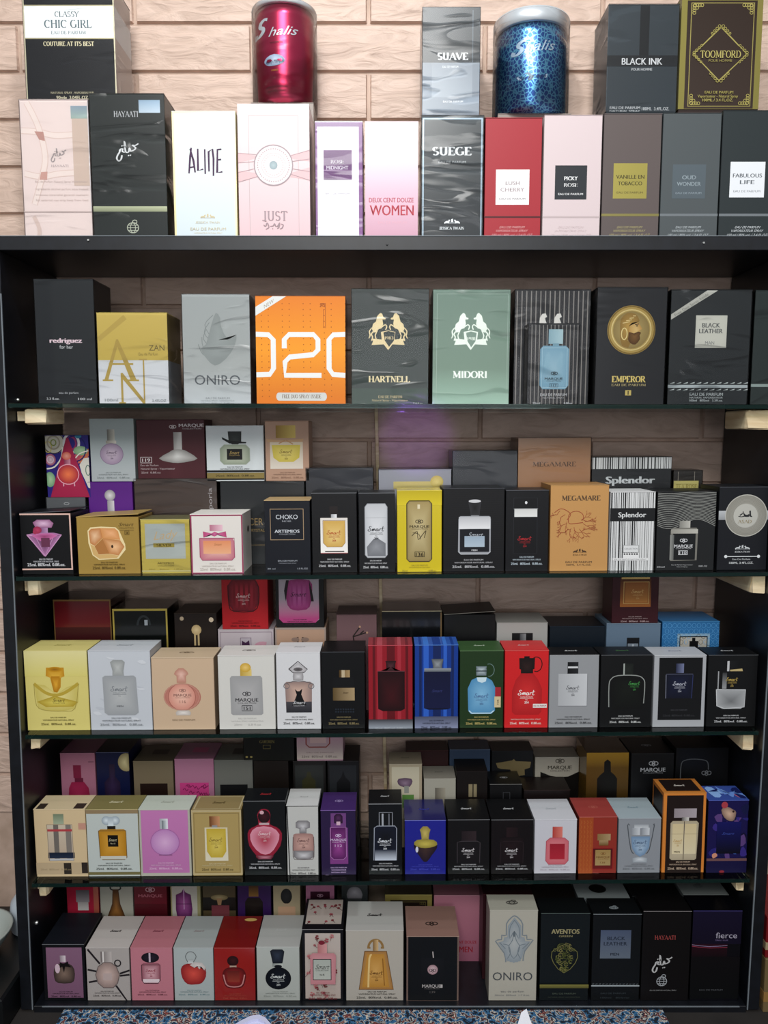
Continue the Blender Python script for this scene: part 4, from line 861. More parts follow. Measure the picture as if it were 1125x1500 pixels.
c.rect(118, 482, 368, 560, 'b8a418', 'd2bd22'); P = [(172, 552), (186, 536), (298, 536), (312, 552), (312, 858), (298, 872), (186, 872), (172, 858)]; c.poly(P, '8b7a4a'); c.poly([(178, 556), (190, 542), (294, 542), (305, 556), (305, 852), (294, 866), (190, 866), (178, 852)], '*a08d5c', '*c9b98a'); c.line(P+[P[0]], 5, '4a3d1c'); c.rect(232, 556, 246, 580, 'd8ccaa')
loops(c, 242, 650, 40, '3a2f18'); c.t('MARQUE', 244, 677, 15, 112, '3a2f18', 'b'); c.t('COLLECTION', 244, 691, 7, 90, '3a2f18'); c.line([(200, 730), (230, 704), (236, 750), (262, 720), (280, 700), (270, 740)], 4, '4a3d20', 3); c.line([(205, 712), (240, 720), (248, 748)], 3, '4a3d20', 3); c.frame(216, 816, 272, 846, 3, '3a2f18'); c.t('136', 244, 831, 20, 44, '3a2f18', 'b')
c.t('EAU DE PARFUM', 244, 892, 9, 90, '8a7a20'); c.t('VAPORISATEUR NATURAL SPRAY', 244, 904, 6, 120, '8a7a20'); c.t('25ml', 160, 922, 10, 30, '8a7a20', 'b'); c.t('0.8fl.oz.', 316, 922, 10, 44, '8a7a20', 'b')
b = bx(L3, 371, 712, 470, 'B', '151518', 'wide black textured carton with a black and silver flask bottle', edge='4b4d52', top='26282c', dep=.06); c = b.f
for k in range(38): c.n = 1; c.line([(376, 482+k*12), (708, 480+k*12)], 1.2, '242428')
c.poly([(510, 545), (520, 530), (572, 530), (582, 545), (574, 600), (576, 622), (520, 622), (522, 600)], '36363a', '1c1c1e'); c.ell(546, 538, 34, 9, 'c9c9cc'); c.rect(526, 616, 570, 632, '8d8f93')
c.poly([(456, 636), (466, 620), (628, 620), (636, 636), (636, 818), (620, 832), (470, 832), (454, 818)], '9b9da3', '1b1d24'); c.rect(458, 624, 634, 690, 'b3b4b8', 'dddddf'); c.rect(464, 692, 628, 818, '1a1d26'); c.rect(490, 730, 602, 790, '93a5b6', 'a9b9c6'); c.t('Smart', 552, 722, 26, 84, 'aab0b8', 'i'); c.t('MEN', 546, 808, 9, 32, 'e0e0e2', 'b'); c.line([(456, 816), (470, 830), (620, 830), (636, 816)], 4, 'b9bbc0')
foot(c, 'b9b9bc', .855, .7)
b = bx(L3, 714, 954, 480, 'B', '15161b', 'black carton with a black bottle showing a white collar and red script', edge='56585e', top='22242a', dep=.05); c = b.f
c.line([(758, 520), (890, 520), (890, 826), (758, 826), (758, 520)], 2, '34363c'); c.rect(760, 522, 888, 824, '101116'); c.ell(827, 546, 7, 8, 'd3d3d6'); c.rect(762, 578, 890, 624, 'c9c9c6', 'dcdcda'); c.line([(758, 580), (894, 580)], 3, '8d8f93'); smart(c, 822, 742, 78, 'a3242a'); foot(c, 'b9c6cf', .82, .74)
b = bx(L3, 958, 1283, 452, 'B', 'b98a52', 'tan orange carton with a reddish thorny branch face drawing', top='a87e4c', side='94693a', edge='d8a86a', dep=.058); c = b.f; c.fr = L4
TH_C = '94452a'
c.t('MEGAMARE', 98, 521, 26, 216, '5d4630', 'rb')
def thorn(c, x, y, ang, L, w, col, r, depth=0):
    if L < 6 or depth > 4: return
    x2, y2 = x+L*math.cos(ang), y+L*math.sin(ang)
    n0 = c.n; c.n += r.randrange(12); c.line([(x, y), ((x+x2)/2+r.uniform(-3, 3), (y+y2)/2+r.uniform(-3, 3)), (x2, y2)], w, col); c.n = n0
    for k in range(2): thorn(c, x2, y2, ang+r.uniform(-.9, .9), L*r.uniform(.55, .8), w*.8, col, r, depth+1)
def face_art(c, dx=0, dy=0, s=1.0, col=TH_C):
    r = random.Random(7); q = lambda x, y: (x*s+dx, y*s+dy)
    c.line([q(-50, 600), q(-20, 580), q(10, 585), q(40, 610), q(20, 640)], 4*s, col, 3); c.ring(q(70, 625)[0], q(70, 625)[1], 42*s, 32*s, 3.5*s, col, 180, 400); c.line([q(28, 630), q(32, 660), q(70, 660), q(110, 655)], 4*s, col, 3)
    for a, x, y in ((2.6, 10, 610), (2.2, -20, 590), (1.8, 20, 650), (2.8, 20, 660), (.3, 110, 640), (.6, 110, 660), (.9, 90, 690), (1.3, 60, 680), (1.7, 40, 690), (2.4, 30, 690), (-.2, 120, 650), (0, 110, 690), (.5, 60, 700), (-.6, 100, 640)):
        X, Y = q(x, y); thorn(c, X, Y, a, 27*s, 2.6*s, col, r)
face_art(c); twain(c, 95, 815, 80, '4a3524'); c.t('EAU DE PARFUM', 90, 874, 11, 148, '6b5238', 'b'); c.t('100ML  3.4 FL.OZ.', 90, 889, 10, 140, '6b5238', 'b')
b = bx(L4, 255, 506, 490, 'B', 'cfd0d0', 'white carton with black barcode stripes and a black name band', top='d6d6d6', side='b9b9b9', edge='e6e6e6', dep=.058); c = b.f
def bars(c, x0, x1, y0, y1, seed, dark='26282a'):
    r = random.Random(seed); x = x0
    while x < x1-2:
        w = r.choice((2, 2, 3, 5, 8)); c.n = 2; c.rect(x, y0, min(x+w, x1), y1, dark); x += w+r.choice((5, 6, 9, 13))
bars(c, 258, 504, 490, 577, 5); bars(c, 258, 504, 648, 945, 9); c.rect(255, 576, 506, 648, '1f2123'); c.t('Splendor', 378, 612, 28, 156, 'd6d8d8', 'b')
c.rect(332, 780, 420, 822, 'd3d4d4'); c.frame(332, 780, 420, 822, 2, '6a6c6e'); c.t('COLLECTION', 376, 800, 8, 74, '6a6c6e'); c.rect(332, 824, 420, 852, 'dcdcdc')
for k in range(6): c.rect(336+k*14, 826, 345+k*14, 834, '26282a')
c.rect(274, 852, 474, 866, 'dadada'); c.t('EAU DE PARFUM NATURAL SPRAY', 374, 859, 6, 180, '6a6c6e')
b = bx(L4, 512, 838, 488, 'B', '26282a', 'black carton with wavy engraved lines above a flask bottle', top='232527', side='1b1c1e', edge='34363a', dep=.058); c = b.f
for k in range(20):
    y = 494+k*9; c.line([(514+i*18, y+(9+k*.9)*math.sin(i*.36+.3)*(.4+k*.03)-2) for i in range(19)], 3, '8c8d88')
c.rect(638, 646, 698, 684, '7d7c76', 'b5b3ab', True); c.poly([(590, 700), (604, 684), (734, 684), (742, 700), (740, 864), (592, 868)], '77756e', '24272a'); c.rect(604, 716, 730, 862, '212426'); c.rect(592, 692, 742, 716, '8f8d85', 'b3b1a8', True); c.rect(588, 724, 610, 862, '8b8c88', '5a5c5a', True)
loops(c, 664, 754, 38, 'c9cacc'); c.t('MARQUE', 664, 785, 18, 104, 'd3d4d6', 'b'); c.t('COLLECTION', 664, 798, 7, 84, 'b3b4b6'); c.frame(636, 810, 688, 834, 3, 'c9cacc'); c.t('110', 662, 822, 16, 40, 'c9cacc', 'b')
c.t('25ml', 540, 900, 9, 44, 'a9aaac', 'b'); c.t('0.8FL.OZ', 776, 897, 9, 48, 'a9aaac', 'b'); c.t('Eau de Parfum Vaporisateur', 660, 889, 7, 120, 'a9aaac'); c.t('Natural Spray', 660, 900, 6, 60, 'a9aaac')
b = bx(L4, 850, 1128, 462, 'B', '1f2128', 'dark navy carton with a silver calligraphy disc, right end', top='23262c', side='191b20', edge='5a5d63', open_=0, dep=.058); c = b.f
c.rect(850, 590, 1145, 640, 'b5b8bb', '8d9093'); c.ell(1004, 617, 118, 116, '8d8b82', 'a19f96', 36); c.ring(1004, 617, 116, 114, 4, 'b9b7ae', n=36)
for k in range(6): c.ring(1004, 617, 74+k*7, 72+k*7, 1.3, '7b7970', n=30)
c.ell(1000, 618, 68, 66, 'b3b2aa', n=28); c.script([[(10, 34), (34, 20), (46, 36), (24, 44), (0, 40)], [(48, 44), (52, 30), (58, 44), (64, 30), (70, 44), (78, 26)], [(84, 0), (86, 22), (88, 44)], [(92, 40), (100, 44)], [(30, 8), (38, 12)]], 998, 607, 76, 7, '2f3134', hh=44); c.t('ASAD', 996, 650, 17, 78, '8a7c5c', 'r')
twain(c, 990, 796, 88, 'c3c6c8'); c.line([(898, 843), (1082, 843)], 4, 'd3d6d8'); c.ell(898, 843, 9, 9, 'd3d6d8', n=10); c.ell(1082, 843, 9, 9, 'd3d6d8', n=10); c.t('Eau De Parfum', 986, 858, 9, 100, 'b3b6b8', 'b'); c.t('100ML 3.4FL.OZ.', 986, 878, 12, 136, 'c3c6c8', 'b')
# back row on the second glass shelf
YB = .080
u = bx(L1, 262, 480, 520, 'B', '5d6063', 'grey wrapped box carrying the psychedelic swirl box, second shelf', Y=YB, wrap=1, dep=.055, top='54575a')
u.f.ring(375, 552, 14, 6, 2, 'c9ccce')
b = bx(L1, 254, 494, 178, 'B', '3a2f7a', 'small box with swirling multicolour print and a crimson bottle', Y=YB, dep=.05, on=u); c = b.f
c.rect(254, 178, 494, 520, '32298a'); c.ell(300, 216, 62, 62, 'c9c6b6', 'd8d6c8'); c.ring(300, 216, 58, 60, 5, '4a3f3a'); c.ell(278, 310, 30, 32, 'a34e6a', 'd3c6cf'); c.ell(446, 300, 44, 24, 'b54a5c'); c.poly([(430, 320), (494, 250), (494, 290), (450, 330)], 'c06a4a', 0, 2); c.ring(400, 220, 42, 52, 14, 'd9d6d8'); c.ring(400, 220, 26, 34, 10, '8f3060'); c.ell(450, 262, 40, 26, '7fa37c', 'a8c8a0'); c.ell(270, 420, 30, 42, '6f9a74', 'a8c8a0'); c.ell(486, 370, 20, 40, '9fc09c'); c.poly([(440, 340), (494, 300), (494, 470), (470, 430)], 'd3d0c6', 0, 2); c.ring(268, 240, 20, 30, 5, 'd0c060')
c.ring(420, 250, 60, 70, 7, '22207a'); c.ring(300, 216, 34, 36, 8, 'a8a08c'); c.ring(300, 216, 14, 16, 6, '8a9a4a'); c.ell(440, 180, 18, 14, '2a7a9a'); c.ring(278, 310, 18, 18, 5, 'd8c0d0'); c.line([(256, 360), (300, 350), (340, 300), (350, 240)], 8, 'e0dcd0', 3); c.line([(400, 330), (440, 280), (494, 262)], 6, 'e8e0d8', 3); c.ring(486, 370, 12, 28, 4, '3a6a5a'); c.poly([(372, 190), (384, 190), (486, 505), (490, 520), (270, 520), (274, 505)], '9c1f45', 'b02a4e'); c.rect(354, 300, 390, 340, '8a2a4e', 'c98a9e', True); c.ell(370, 290, 26, 22, 'd2604e', 'e8a090'); c.ell(374, 392, 60, 54, 'a81f3a', 'f07a4c', 24); c.ring(374, 392, 60, 55, 5, 'e3a0b0'); c.line([(346, 440), (346, 458)], 6, 'd8a0b0'); c.line([(406, 438), (408, 458)], 6, 'd8a0b0')
u = bx(L1, 492, 738, 434, 'B', '5f2589', 'violet purple box with a chrome ball-capped bottle, second row', Y=YB, dep=.055); c = u.f; c.ell(612, 506, 30, 30, '8d8a90', 'd6d4d8'); c.rect(596, 535, 634, 600, '8d8a90', 'c9c6cc', True)
b = bx(L1, 496, 742, 88, 'B', 'a9b3b3', 'pale blue grey box with a round lilac ball-shaped bottle', Y=YB, dep=.05, on=u); c = b.f
c.rect(496, 88, 742, 430, 'a3aeae', 'a9b0b4'); c.rect(592, 144, 634, 210, '6a6a66', 'c9c6ba', True); c.rect(584, 206, 642, 222, '9b948a', 'd6d0c6', True); c.ell(614, 280, 66, 60, '9a86a0', 'cdbccc', 26); c.ring(614, 280, 64, 58, 3, '86748c', n=26); smart(c, 614, 270, 62, '6b5a70'); foot(c, '7f888a', .855, .76)
u = bx(L1, 744, 1200, 418, 'B', '53453f', 'long brown wrapped box with a vertical word at its end', Y=YB, dep=.06, wrap=2, top='5a4c46'); c = u.f; c.fr = L2; c.t('emporia', 148, 560, 24, 190, 'b3aeb0', 's', 90)
b = bx(L1, 752, 1128, 92, 'B', '57282f', 'maroon carton with a white dish-shaped bottle, lying wide', Y=YB, dep=.05, on=u); c = b.f
c.rect(956, 160, 1002, 258, '9a9694', 'b9b5b3', True); c.poly([(872, 304), (930, 270), (956, 256), (1002, 256), (1036, 270), (1086, 306), (1040, 322), (980, 330), (920, 324)], '8d8a87', 'cfcdca', 2); loops(c, 954, 130, 36, 'c9bfc0'); c.t('MARQUE', 1058, 122, 18, 140, 'd0c8ca', 'b'); c.t('COLLECTION', 1060, 141, 8, 104, 'c0b6b8'); c.frame(768, 296, 832, 330, 3, 'c9bfc0'); c.t('119', 800, 313, 20, 44, 'd0c8ca', 'b'); c.t('Eau de Parfum', 818, 342, 10, 100, 'b8a8aa'); c.t('Natural Spray - Vaporisateur', 864, 361, 10, 190, 'b8a8aa'); c.t('25ml  0.8fl.oz', 824, 382, 11, 108, 'b8a8aa')
u = bx(L2, 202, 666, 432, 'B', '2a2e31', 'dark wrapped box with gold letters, half hidden behind black carton', Y=YB, dep=.06, wrap=2); c = u.f; c.t('CER', 394, 650, 40, 80, '*a88d5a'); c.t('CRYSTAL', 398, 698, 16, 90, '*a88d5a'); c.t('EAU DE PARFUM', 400, 780, 7, 80, '*a88d5a'); c.rect(370, 890, 440, 955, '5a2838')
b = bx(L2, 120, 440, 126, 'B', 'd0d6d8', 'white box with black-capped squat bottle and black gold base band', Y=YB, dep=.05, on=u); c = b.f
c.rect(120, 370, 440, 382, '1d1e20'); c.rect(120, 384, 440, 416, '*8f7d4a'); c.rect(120, 416, 440, 424, '18191b'); c.poly([(242, 155), (318, 155), (316, 212), (298, 226), (264, 226), (246, 212)], '2b2f2e', '3c4240'); c.poly([(208, 186), (250, 206), (345, 214), (342, 222), (250, 222), (210, 198)], '1d2020'); c.poly([(196, 250), (220, 228), (340, 228), (362, 250), (362, 318), (340, 338), (216, 338), (196, 318)], '8f9a86', 'cfd3c0'); c.line([(196, 250), (220, 228), (340, 228), (362, 250), (362, 318), (340, 338), (216, 338), (196, 318), (196, 250)], 3, 'a9b0a4'); c.rect(234, 252, 320, 312, '1e1d1a'); c.t('Smart', 276, 272, 18, 56, 'b59a5c', 'i'); c.t('COLLECTION', 276, 288, 5, 56, 'b59a5c'); c.t('EAU DE PARFUM', 278, 352, 7, 84, '4d5254', 'b'); c.t('VAPORISATEUR NATURAL SPRAY', 276, 363, 7, 166, '4d5254', 'b'); c.t('25ml. 80%vol. 0.8fl.oz.', 278, 400, 11, 220, '4a3f20', 'b')
b = bx(L2, 444, 688, 100, 'B', 'b3907a', 'rosy tan box with a yellow bottle and gold ribbon bow', Y=YB, dep=.05, on=u); c = b.f
c.rect(504, 122, 614, 192, '8f6f28', 'd2b860', True); c.rect(470, 214, 654, 362, 'cfc0a8', 'd8d0c4'); c.poly([(480, 230), (640, 230), (634, 300), (600, 324), (520, 324), (488, 300)], 'c9b648', 'dccb70'); c.poly([(450, 196), (540, 204), (660, 196), (650, 214), (560, 212), (460, 214)], 'c09a74'); c.line([(556, 204), (520, 222)], 6, 'b98c60'); c.line([(562, 204), (600, 226)], 6, 'b98c60'); smart(c, 560, 266, 72, '8a7430'); foot(c, '8a6a56', .855, .74)
b = bx(L2, 670, 1042, 358, 'B', '34373f', 'dark slate flat-topped wrapped box, left of the wooden strip', Y=YB, dep=.058, wrap=1)
b = bx(L3, 18, 420, 366, 'B', '9496a0', 'silver wrapped box with a gold round seal, behind yellow carton', Y=YB, dep=.058, wrap=1, side='6e7078'); c = b.f; c.rect(100, 430, 330, 470, '*b5a766'); c.ell(340, 432, 36, 34, '*b3a050', '*d2c27a')
b = bx(L3, 422, 780, 264, 'B', '3a3e44', 'charcoal wrapped box standing taller behind the wide black carton', Y=YB, dep=.058, wrap=1)
b = bx(L3, 780, 1182, 192, 'B', '9a7353', 'large tan brown wrapped box with capitals, behind the orange carton', Y=YB, dep=.058, wrap=1, side='7a5a42'); c = b.f; c.t('MEGAMARE', 982, 334, 24, 240, '5a4334', 'r'); face_art(c, 880, 90, .9, '7a3a2a')
b = bx(L4, 152, 590, 298, 'B', '2a2d30', 'black wrapped box with a barcode-striped top band and white name', Y=YB, dep=.058, wrap=1); c = b.f; c.rect(152, 298, 590, 360, 'c9cbcb'); bars(c, 154, 586, 298, 360, 12); c.t('Splendor', 366, 420, 40, 274, 'c3c8ca', 'B')
b = bx(L4, 598, 760, 372, 'B', '35322f', 'small dark box with a yellow name label, behind black wavy carton', Y=YB, dep=.045, wrap=1); c = b.f; c.rect(600, 426, 740, 472, 'b5ad6a'); c.t('TEA ROSE', 672, 458, 26, 120, '8a8040', 'r'); c.line([(624, 376), (624, 424)], 3, '8a857c'); c.line([(716, 376), (716, 424)], 3, '8a857c')
# ================================================================ THIRD GLASS SHELF
YB = .080
def toplogo(b, col, kind='s'):
    b.t.fr = (0, 0, 1.0)
    if kind == 's': b.t.script(SMART, 50, 48, 26, 1.6, col, sy=1.0*b.W/b.D)
    else: loops(b.t, 50, 50, 22, col)
b = bx(M1, 140, 489, 462, 'C', 'cfc272', 'pale yellow carton with a fan-shaped bottle and tall gold stopper', top='d8cc80', side='c4b76a', edge='e6dc98', dep=0.05); c = b.f; toplogo(b, 'b3a95e')
c.rect(140, 462, 489, 600, 'd6cd92', 'cfc470'); c.poly([(260, 552), (358, 552), (360, 600), (340, 608), (336, 660), (316, 690), (296, 686), (280, 608), (256, 598)], 'b57f18', 'e0b040'); c.ell(308, 562, 44, 14, 'c08a1c', '8a5a10')
c.poly([(188, 640), (250, 650), (312, 700), (370, 660), (436, 640), (430, 740), (410, 778), (340, 792), (250, 788), (204, 772)], 'bfb05a', 'ddd08a'); c.line([(188, 640), (250, 690), (312, 704), (370, 684), (436, 640)], 18, 'b09838', 4); c.poly([(200, 740), (300, 708), (430, 742), (400, 768), (250, 770)], 'a88f2c', 'd8c860'); c.line([(188, 640), (196, 760), (250, 788), (340, 792), (410, 778), (436, 640)], 3, '9a8a40', 3)
c.poly([(284, 600), (334, 600), (330, 660), (312, 688), (296, 680)], 'a87010', 'd8a030'); c.t('Smart', 322, 732, 20, 70, '4a3d10', 'i'); c.t('COLLECTION', 322, 748, 6, 64, '4a3d10'); foot(c, '5d521c', .835, .56)
b = bx(M1, 490, 835, 462, 'C', 'bcc0c6', 'whitish grey marbled carton with a grey rectangular bottle', top='c6cad0', side='aeb2b8', edge='d3d6da', dep=0.05); c = b.f; toplogo(b, 'a4a8ae')
r = random.Random(3)
for k in range(16): x, y = r.uniform(500, 800), r.uniform(480, 860); c.poly([(x, y), (x+30, y+r.uniform(-8, 8)), (x+50, y+12), (x+22, y+16)], 'b5b9c0' if k % 2 else 'c8cbd0', 0, 2)
c.poly([(612, 522), (628, 510), (680, 510), (694, 522), (684, 570), (686, 602), (622, 602), (624, 570)], '8d908f', 'b3b5b3'); c.poly([(566, 606), (580, 596), (740, 596), (752, 606), (760, 800), (740, 814), (590, 814), (570, 800)], '94979a', 'b0b2b2'); smart(c, 658, 668, 96, '74787c', box=False); c.t('MEN', 658, 764, 9, 36, '5d6164', 'b'); foot(c, '7f8388', .845, .7)
b = bx(M1, 835, 1182, 500, 'C', 'c2a88c', 'beige carton with a rose round bottle with handles and foot', top='c9b295', side='a88f74', edge='dcc6aa'); c = b.f; toplogo(b, '7a6650', 'l')
c.prof(1000, [(556, 14), (574, 34), (588, 40), (600, 26), (636, 26)], 'b07a68', 'dcb3a4'); c.ell(1002, 714, 104, 76, 'a9685a', 'd8a090', 26); c.ell(1000, 714, 76, 74, 'c98878', 'e6b8a4', 24); c.ring(1000, 714, 76, 74, 4, '9a5d50'); c.ring(1000, 714, 98, 72, 6, 'b88474'); c.poly([(962, 800), (974, 788), (1036, 788), (1048, 800), (1044, 816), (966, 816)], 'b3aaa2', 'ddd6d0'); marque(c, 1004, 704, 100, '8a6258'); c.t('116', 1004, 740, 16, 34, '8a6258'); c.t('EAU DE PARFUM', 1006, 841, 10, 126, '8a755c', 'b')
b = bx(M2, 187, 502, 488, 'C', 'cbc9c3', 'white carton with a frosted grey bottle and round yellow stopper', top='d3d1cc', side='b9b7b0', edge='dedcd8'); c = b.f; toplogo(b, '6d6b68', 'l')
c.rect(310, 560, 374, 598, 'b3923a', 'd6bd72', True); c.ell(340, 552, 30, 25, 'c0982f', 'e0c070'); c.poly([(252, 610), (262, 598), (422, 598), (432, 610), (434, 806), (424, 814), (264, 814), (254, 806)], '969696', 'acaaaa'); marque(c, 344, 730, 128, '3d3c40', '151'); c.t('EAU DE PARFUM', 344, 833, 8, 100, 'a9a7a4'); c.t('NATURAL SPRAY VAPORISATEUR', 344, 848, 7, 180, 'a9a7a4'); c.t('25ml     0.8 fl.oz', 344, 867, 11, 150, 'a9a7a4')
b = bx(M2, 506, 752, 470, 'C', 'cdcdcf', 'white carton with a small black dress printed inside a bottle', top='d6d6d8', side='bbbbbd', edge='e2e2e3'); c = b.f; toplogo(b, 'a0a0a3')
c.line([(576, 560), (628, 518), (680, 562), (660, 580), (600, 580), (576, 560)], 5, '4a464a'); c.poly([(580, 560), (628, 524), (676, 562), (658, 576), (602, 576)], 'a9a6a8', 'cfcdcf'); c.ell(628, 562, 26, 11, '6a6668', '4a4648'); c.prof(628, [(580, 26), (600, 30), (622, 28)], '8d8a8c', 'c9c7c9'); c.poly([(548, 642), (562, 630), (694, 630), (712, 642), (704, 664), (702, 800), (558, 800), (554, 664)], '8a7570', 'c9a898'); c.line([(548, 644), (600, 628), (660, 628), (714, 644)], 4, '5d5658', 2); c.ring(562, 654, 16, 14, 4, '6d6668', n=10); c.ring(700, 654, 16, 14, 4, '6d6668', n=10); c.rect(558, 740, 702, 800, '4a484e', '34343a')
c.poly([(608, 670), (622, 682), (634, 682), (650, 668), (644, 700), (660, 740), (672, 760), (590, 762), (604, 738), (618, 702)], '17171a'); c.t('Smart', 632, 744, 18, 72, 'd3d3d6', 'i'); c.t('COLLECTION', 630, 762, 6, 60, 'c0c0c3'); foot(c, '3d3d40', .84, .72)
b = bx(M2, 756, 996, 468, 'C', '121316', 'black carton with gold cap and a small gold label plate', top='17181b', edge='4d5055', dep=.052); c = b.f
c.rect(852, 566, 912, 606, '*5d4526', '*c9a878', True); c.rect(866, 566, 884, 606, '*e0cca8'); c.rect(816, 664, 938, 734, '*6d5836', '*c9ae84', True); c.rect(818, 606, 934, 662, '18191c')
for k in range(8): c.ell(832+k*14, 782, 5, 5, '2b3440', n=8); c.ell(832+k*14, 796, 5, 5, '2b3440', n=8)
c.t('Smart', 888, 690, 10, 30, '4a3820', 'i'); foot(c, '8a7d58', .845, .72)
def striped(b, c, x0, x1, y0, y1, dark, lite):
    w = x1-x0
    for a, e, k in ((.10, .16, dark), (.20, .32, lite), (.42, .60, dark), (.66, .74, lite), (.84, .9, dark)): c.rect(x0+w*a, y0, x0+w*e, y1, k)
b = bx(M2, 1010, 1258, 432, 'C', '8f1d28', 'crimson striped carton with a dark red bottle and clear foot', top='9c2a34', side='741620', edge='c95560', fin='g', dep=0.038); c = b.f
striped(b, c, 1010, 1258, 432, 838, '6a121c', 'a02a36'); c.rect(1010, 838, 1258, 905, '3f3b42', '8f96a0'); c.prof(1136, [(515, 30), (530, 26), (570, 24), (572, 60)], '2a0d12', '5a3038'); c.poly([(1062, 572), (1214, 572), (1214, 780), (1190, 792), (1090, 792), (1064, 780)], '2a0a10', '4d121a'); c.line([(1062, 572), (1214, 572)], 4, '6a3a40'); c.t('25ml  80%vol  0.8fl.oz', 1136, 888, 10, 180, 'b3b8c0', 'b')
striped(b.t, b.t, 0, 100, 0, 100, '7a2a32', 'b5505a')
b = bx(M3, 215, 458, 430, 'C', '1b3f96', 'royal blue striped carton with a navy bottle and pewter stopper', top='2a5cb5', side='16327a', edge='5a8ad8', fin='g', dep=0.038); c = b.f
striped(b, c, 215, 458, 430, 822, '152c6a', '2a5ab8'); striped(b.t, b.t, 0, 100, 0, 100, '1c4498', '3f78d0'); c.rect(215, 822, 458, 888, '4a4f66', '7d84a0'); c.prof(342, [(504, 34), (540, 26), (560, 26)], '4d5258', '8d9298'); c.rect(268, 556, 418, 574, '8a8f96', '5d6268'); c.rect(266, 574, 416, 776, '141a44', '1a2050'); c.poly([(266, 776), (416, 776), (390, 784), (290, 784)], '101538'); c.t('Smart', 340, 680, 16, 60, '39407a', 'i'); foot(c, '23283c', .905, .72)
b = bx(M3, 462, 706, 462, 'C', '25401f', 'forest green carton with a sky blue flask and striped tag', top='3a5a32', side='1f361a', edge='6a8a60'); c = b.f; toplogo(b, 'b5c4ae')
c.poly([(506, 668), (528, 620), (560, 606), (612, 606), (642, 624), (660, 660), (660, 790), (640, 808), (524, 808), (510, 790)], '4a86b0', '7cb0d0'); c.line([(514, 790), (530, 804), (636, 804), (654, 790)], 6, 'c0dae6'); c.poly([(556, 606), (612, 606), (608, 628), (586, 636), (562, 628)], 'c3d8e0'); c.prof(582, [(545, 30), (560, 28), (562, 30), (596, 28)], '5d6a70', 'b3bfc4'); c.rect(552, 568, 612, 574, '3a464c'); c.ring(626, 566, 28, 34, 4, '5d7470', -110, 100); smart(c, 584, 706, 82, '4a6a94'); c.rect(660, 660, 692, 712, '9c2430'); c.rect(656, 712, 692, 772, 'c9b890'); c.t('FOR', 676, 742, 10, 30, '4a3a28', 'b', 90); foot(c, 'b9a868', .855, .72)
b = bx(M3, 708, 953, 460, 'C', 'c41f22', 'bright red carton with a red flask and black looped cap', top='c92a2c', side='a81a1c', edge='e06a66'); c = b.f; toplogo(b, 'd8b3b0')
c.poly([(750, 680), (770, 620), (800, 584), (868, 584), (896, 620), (918, 670), (916, 796), (900, 812), (766, 812), (750, 796)], 'a81a1e', 'c92c2c'); c.prof(832, [(500, 44), (560, 42), (562, 34), (584, 34)], '1c1414', '3a2422'); c.rect(816, 490, 846, 500, '1c1414'); c.ring(884, 534, 32, 40, 5, '3a1416', -120, 110); smart(c, 832, 690, 96, 'e6dcd8'); c.rect(868, 752, 946, 774, 'dcd6d2'); c.t('EAU DE PARFUM', 907, 763, 8, 70, '8a2020', 'b'); f = foot
c.t('VAPORISATEUR NATURAL SPRAY', 828, 838, 8, 168, 'e0c0b8', 'b'); c.t('25ml.  80%vol.  0.8fl.oz.', 828, 859, 13, 178, 'e6d0c8', 'b')
b = bx(M4, -78, 197, 485, 'C', '8d8f92', 'grey carton with a black lid and silver square bottle', top='1d1e21', side='808285', edge='c0c2c4', dep=0.036); c = b.f; toplogo(b, 'c9cacc')
c.rect(22, 522, 82, 586, '17181b', '2e3034', True); c.rect(24, 546, 80, 556, 'c9cacc'); c.rect(-28, 586, 134, 764, 'a6a8ab', 'c0c2c5', True); c.line([(134, 586), (134, 764), (-28, 764)], 3, '74767a'); smart(c, 54, 662, 74, '55575b'); foot(c, '3a3c3f', .85, .76)
b = bx(M4, 203, 490, 485, 'C', '17181a', 'black carton with rounded black bottle outline and green script', top='1c1d1f', edge='6a6c70', dep=0.038); c = b.f; toplogo(b, '3f6a3a')
c.prof(356, [(530, 28), (596, 28)], '1f2420', '2b2f2c'); c.rect(328, 530, 336, 596, '9aa09a'); c.line([(252, 770), (250, 650), (262, 614), (300, 596), (400, 596), (440, 614), (450, 650), (446, 750)], 5, '8a8e8a', 3); c.poly([(258, 650), (270, 616), (300, 602), (400, 602), (436, 620), (444, 660), (440, 780), (270, 784)], '141515', '1c211c'); smart(c, 392, 638, 64, '3f8a44'); foot(c, 'c3c4c4', .84, .62)
b = bx(M4, 494, 784, 487, 'C', 'a2a4a8', 'silver grey carton with a black inner panel and navy bottle', top='b3b5ba', side='8d8f93', edge='d3d5d8', dep=0.038); c = b.f; toplogo(b, '9092a0')
c.rect(522, 498, 764, 842, '17181b', '1c1d20'); c.rect(616, 530, 660, 582, '2a3050', '6d7494', True); c.poly([(562, 592), (574, 584), (700, 584), (712, 592), (708, 722), (564, 722)], '171b30', '1f2646'); c.line([(562, 592), (564, 722)], 4, '6d7080'); c.line([(708, 722), (712, 592)], 4, '343c6a'); c.line([(562, 588), (712, 588)], 3, '55586a'); smart(c, 640, 640, 76, 'a9acb8'); c.t('EAU DE PARFUM', 640, 786, 8, 90, '4a4b50'); c.t('25ml. 80%vol. 0.8fl.oz.', 640, 816, 11, 180, '3d3e42', 'b')
b = bx(M4, 790, 1066, 485, 'C', '161719', 'black carton with a half-clear half-black bottle and gold script', top='1b1c1e', edge='6a6c70', dep=0.036); c = b.f; toplogo(b, 'b9babc')
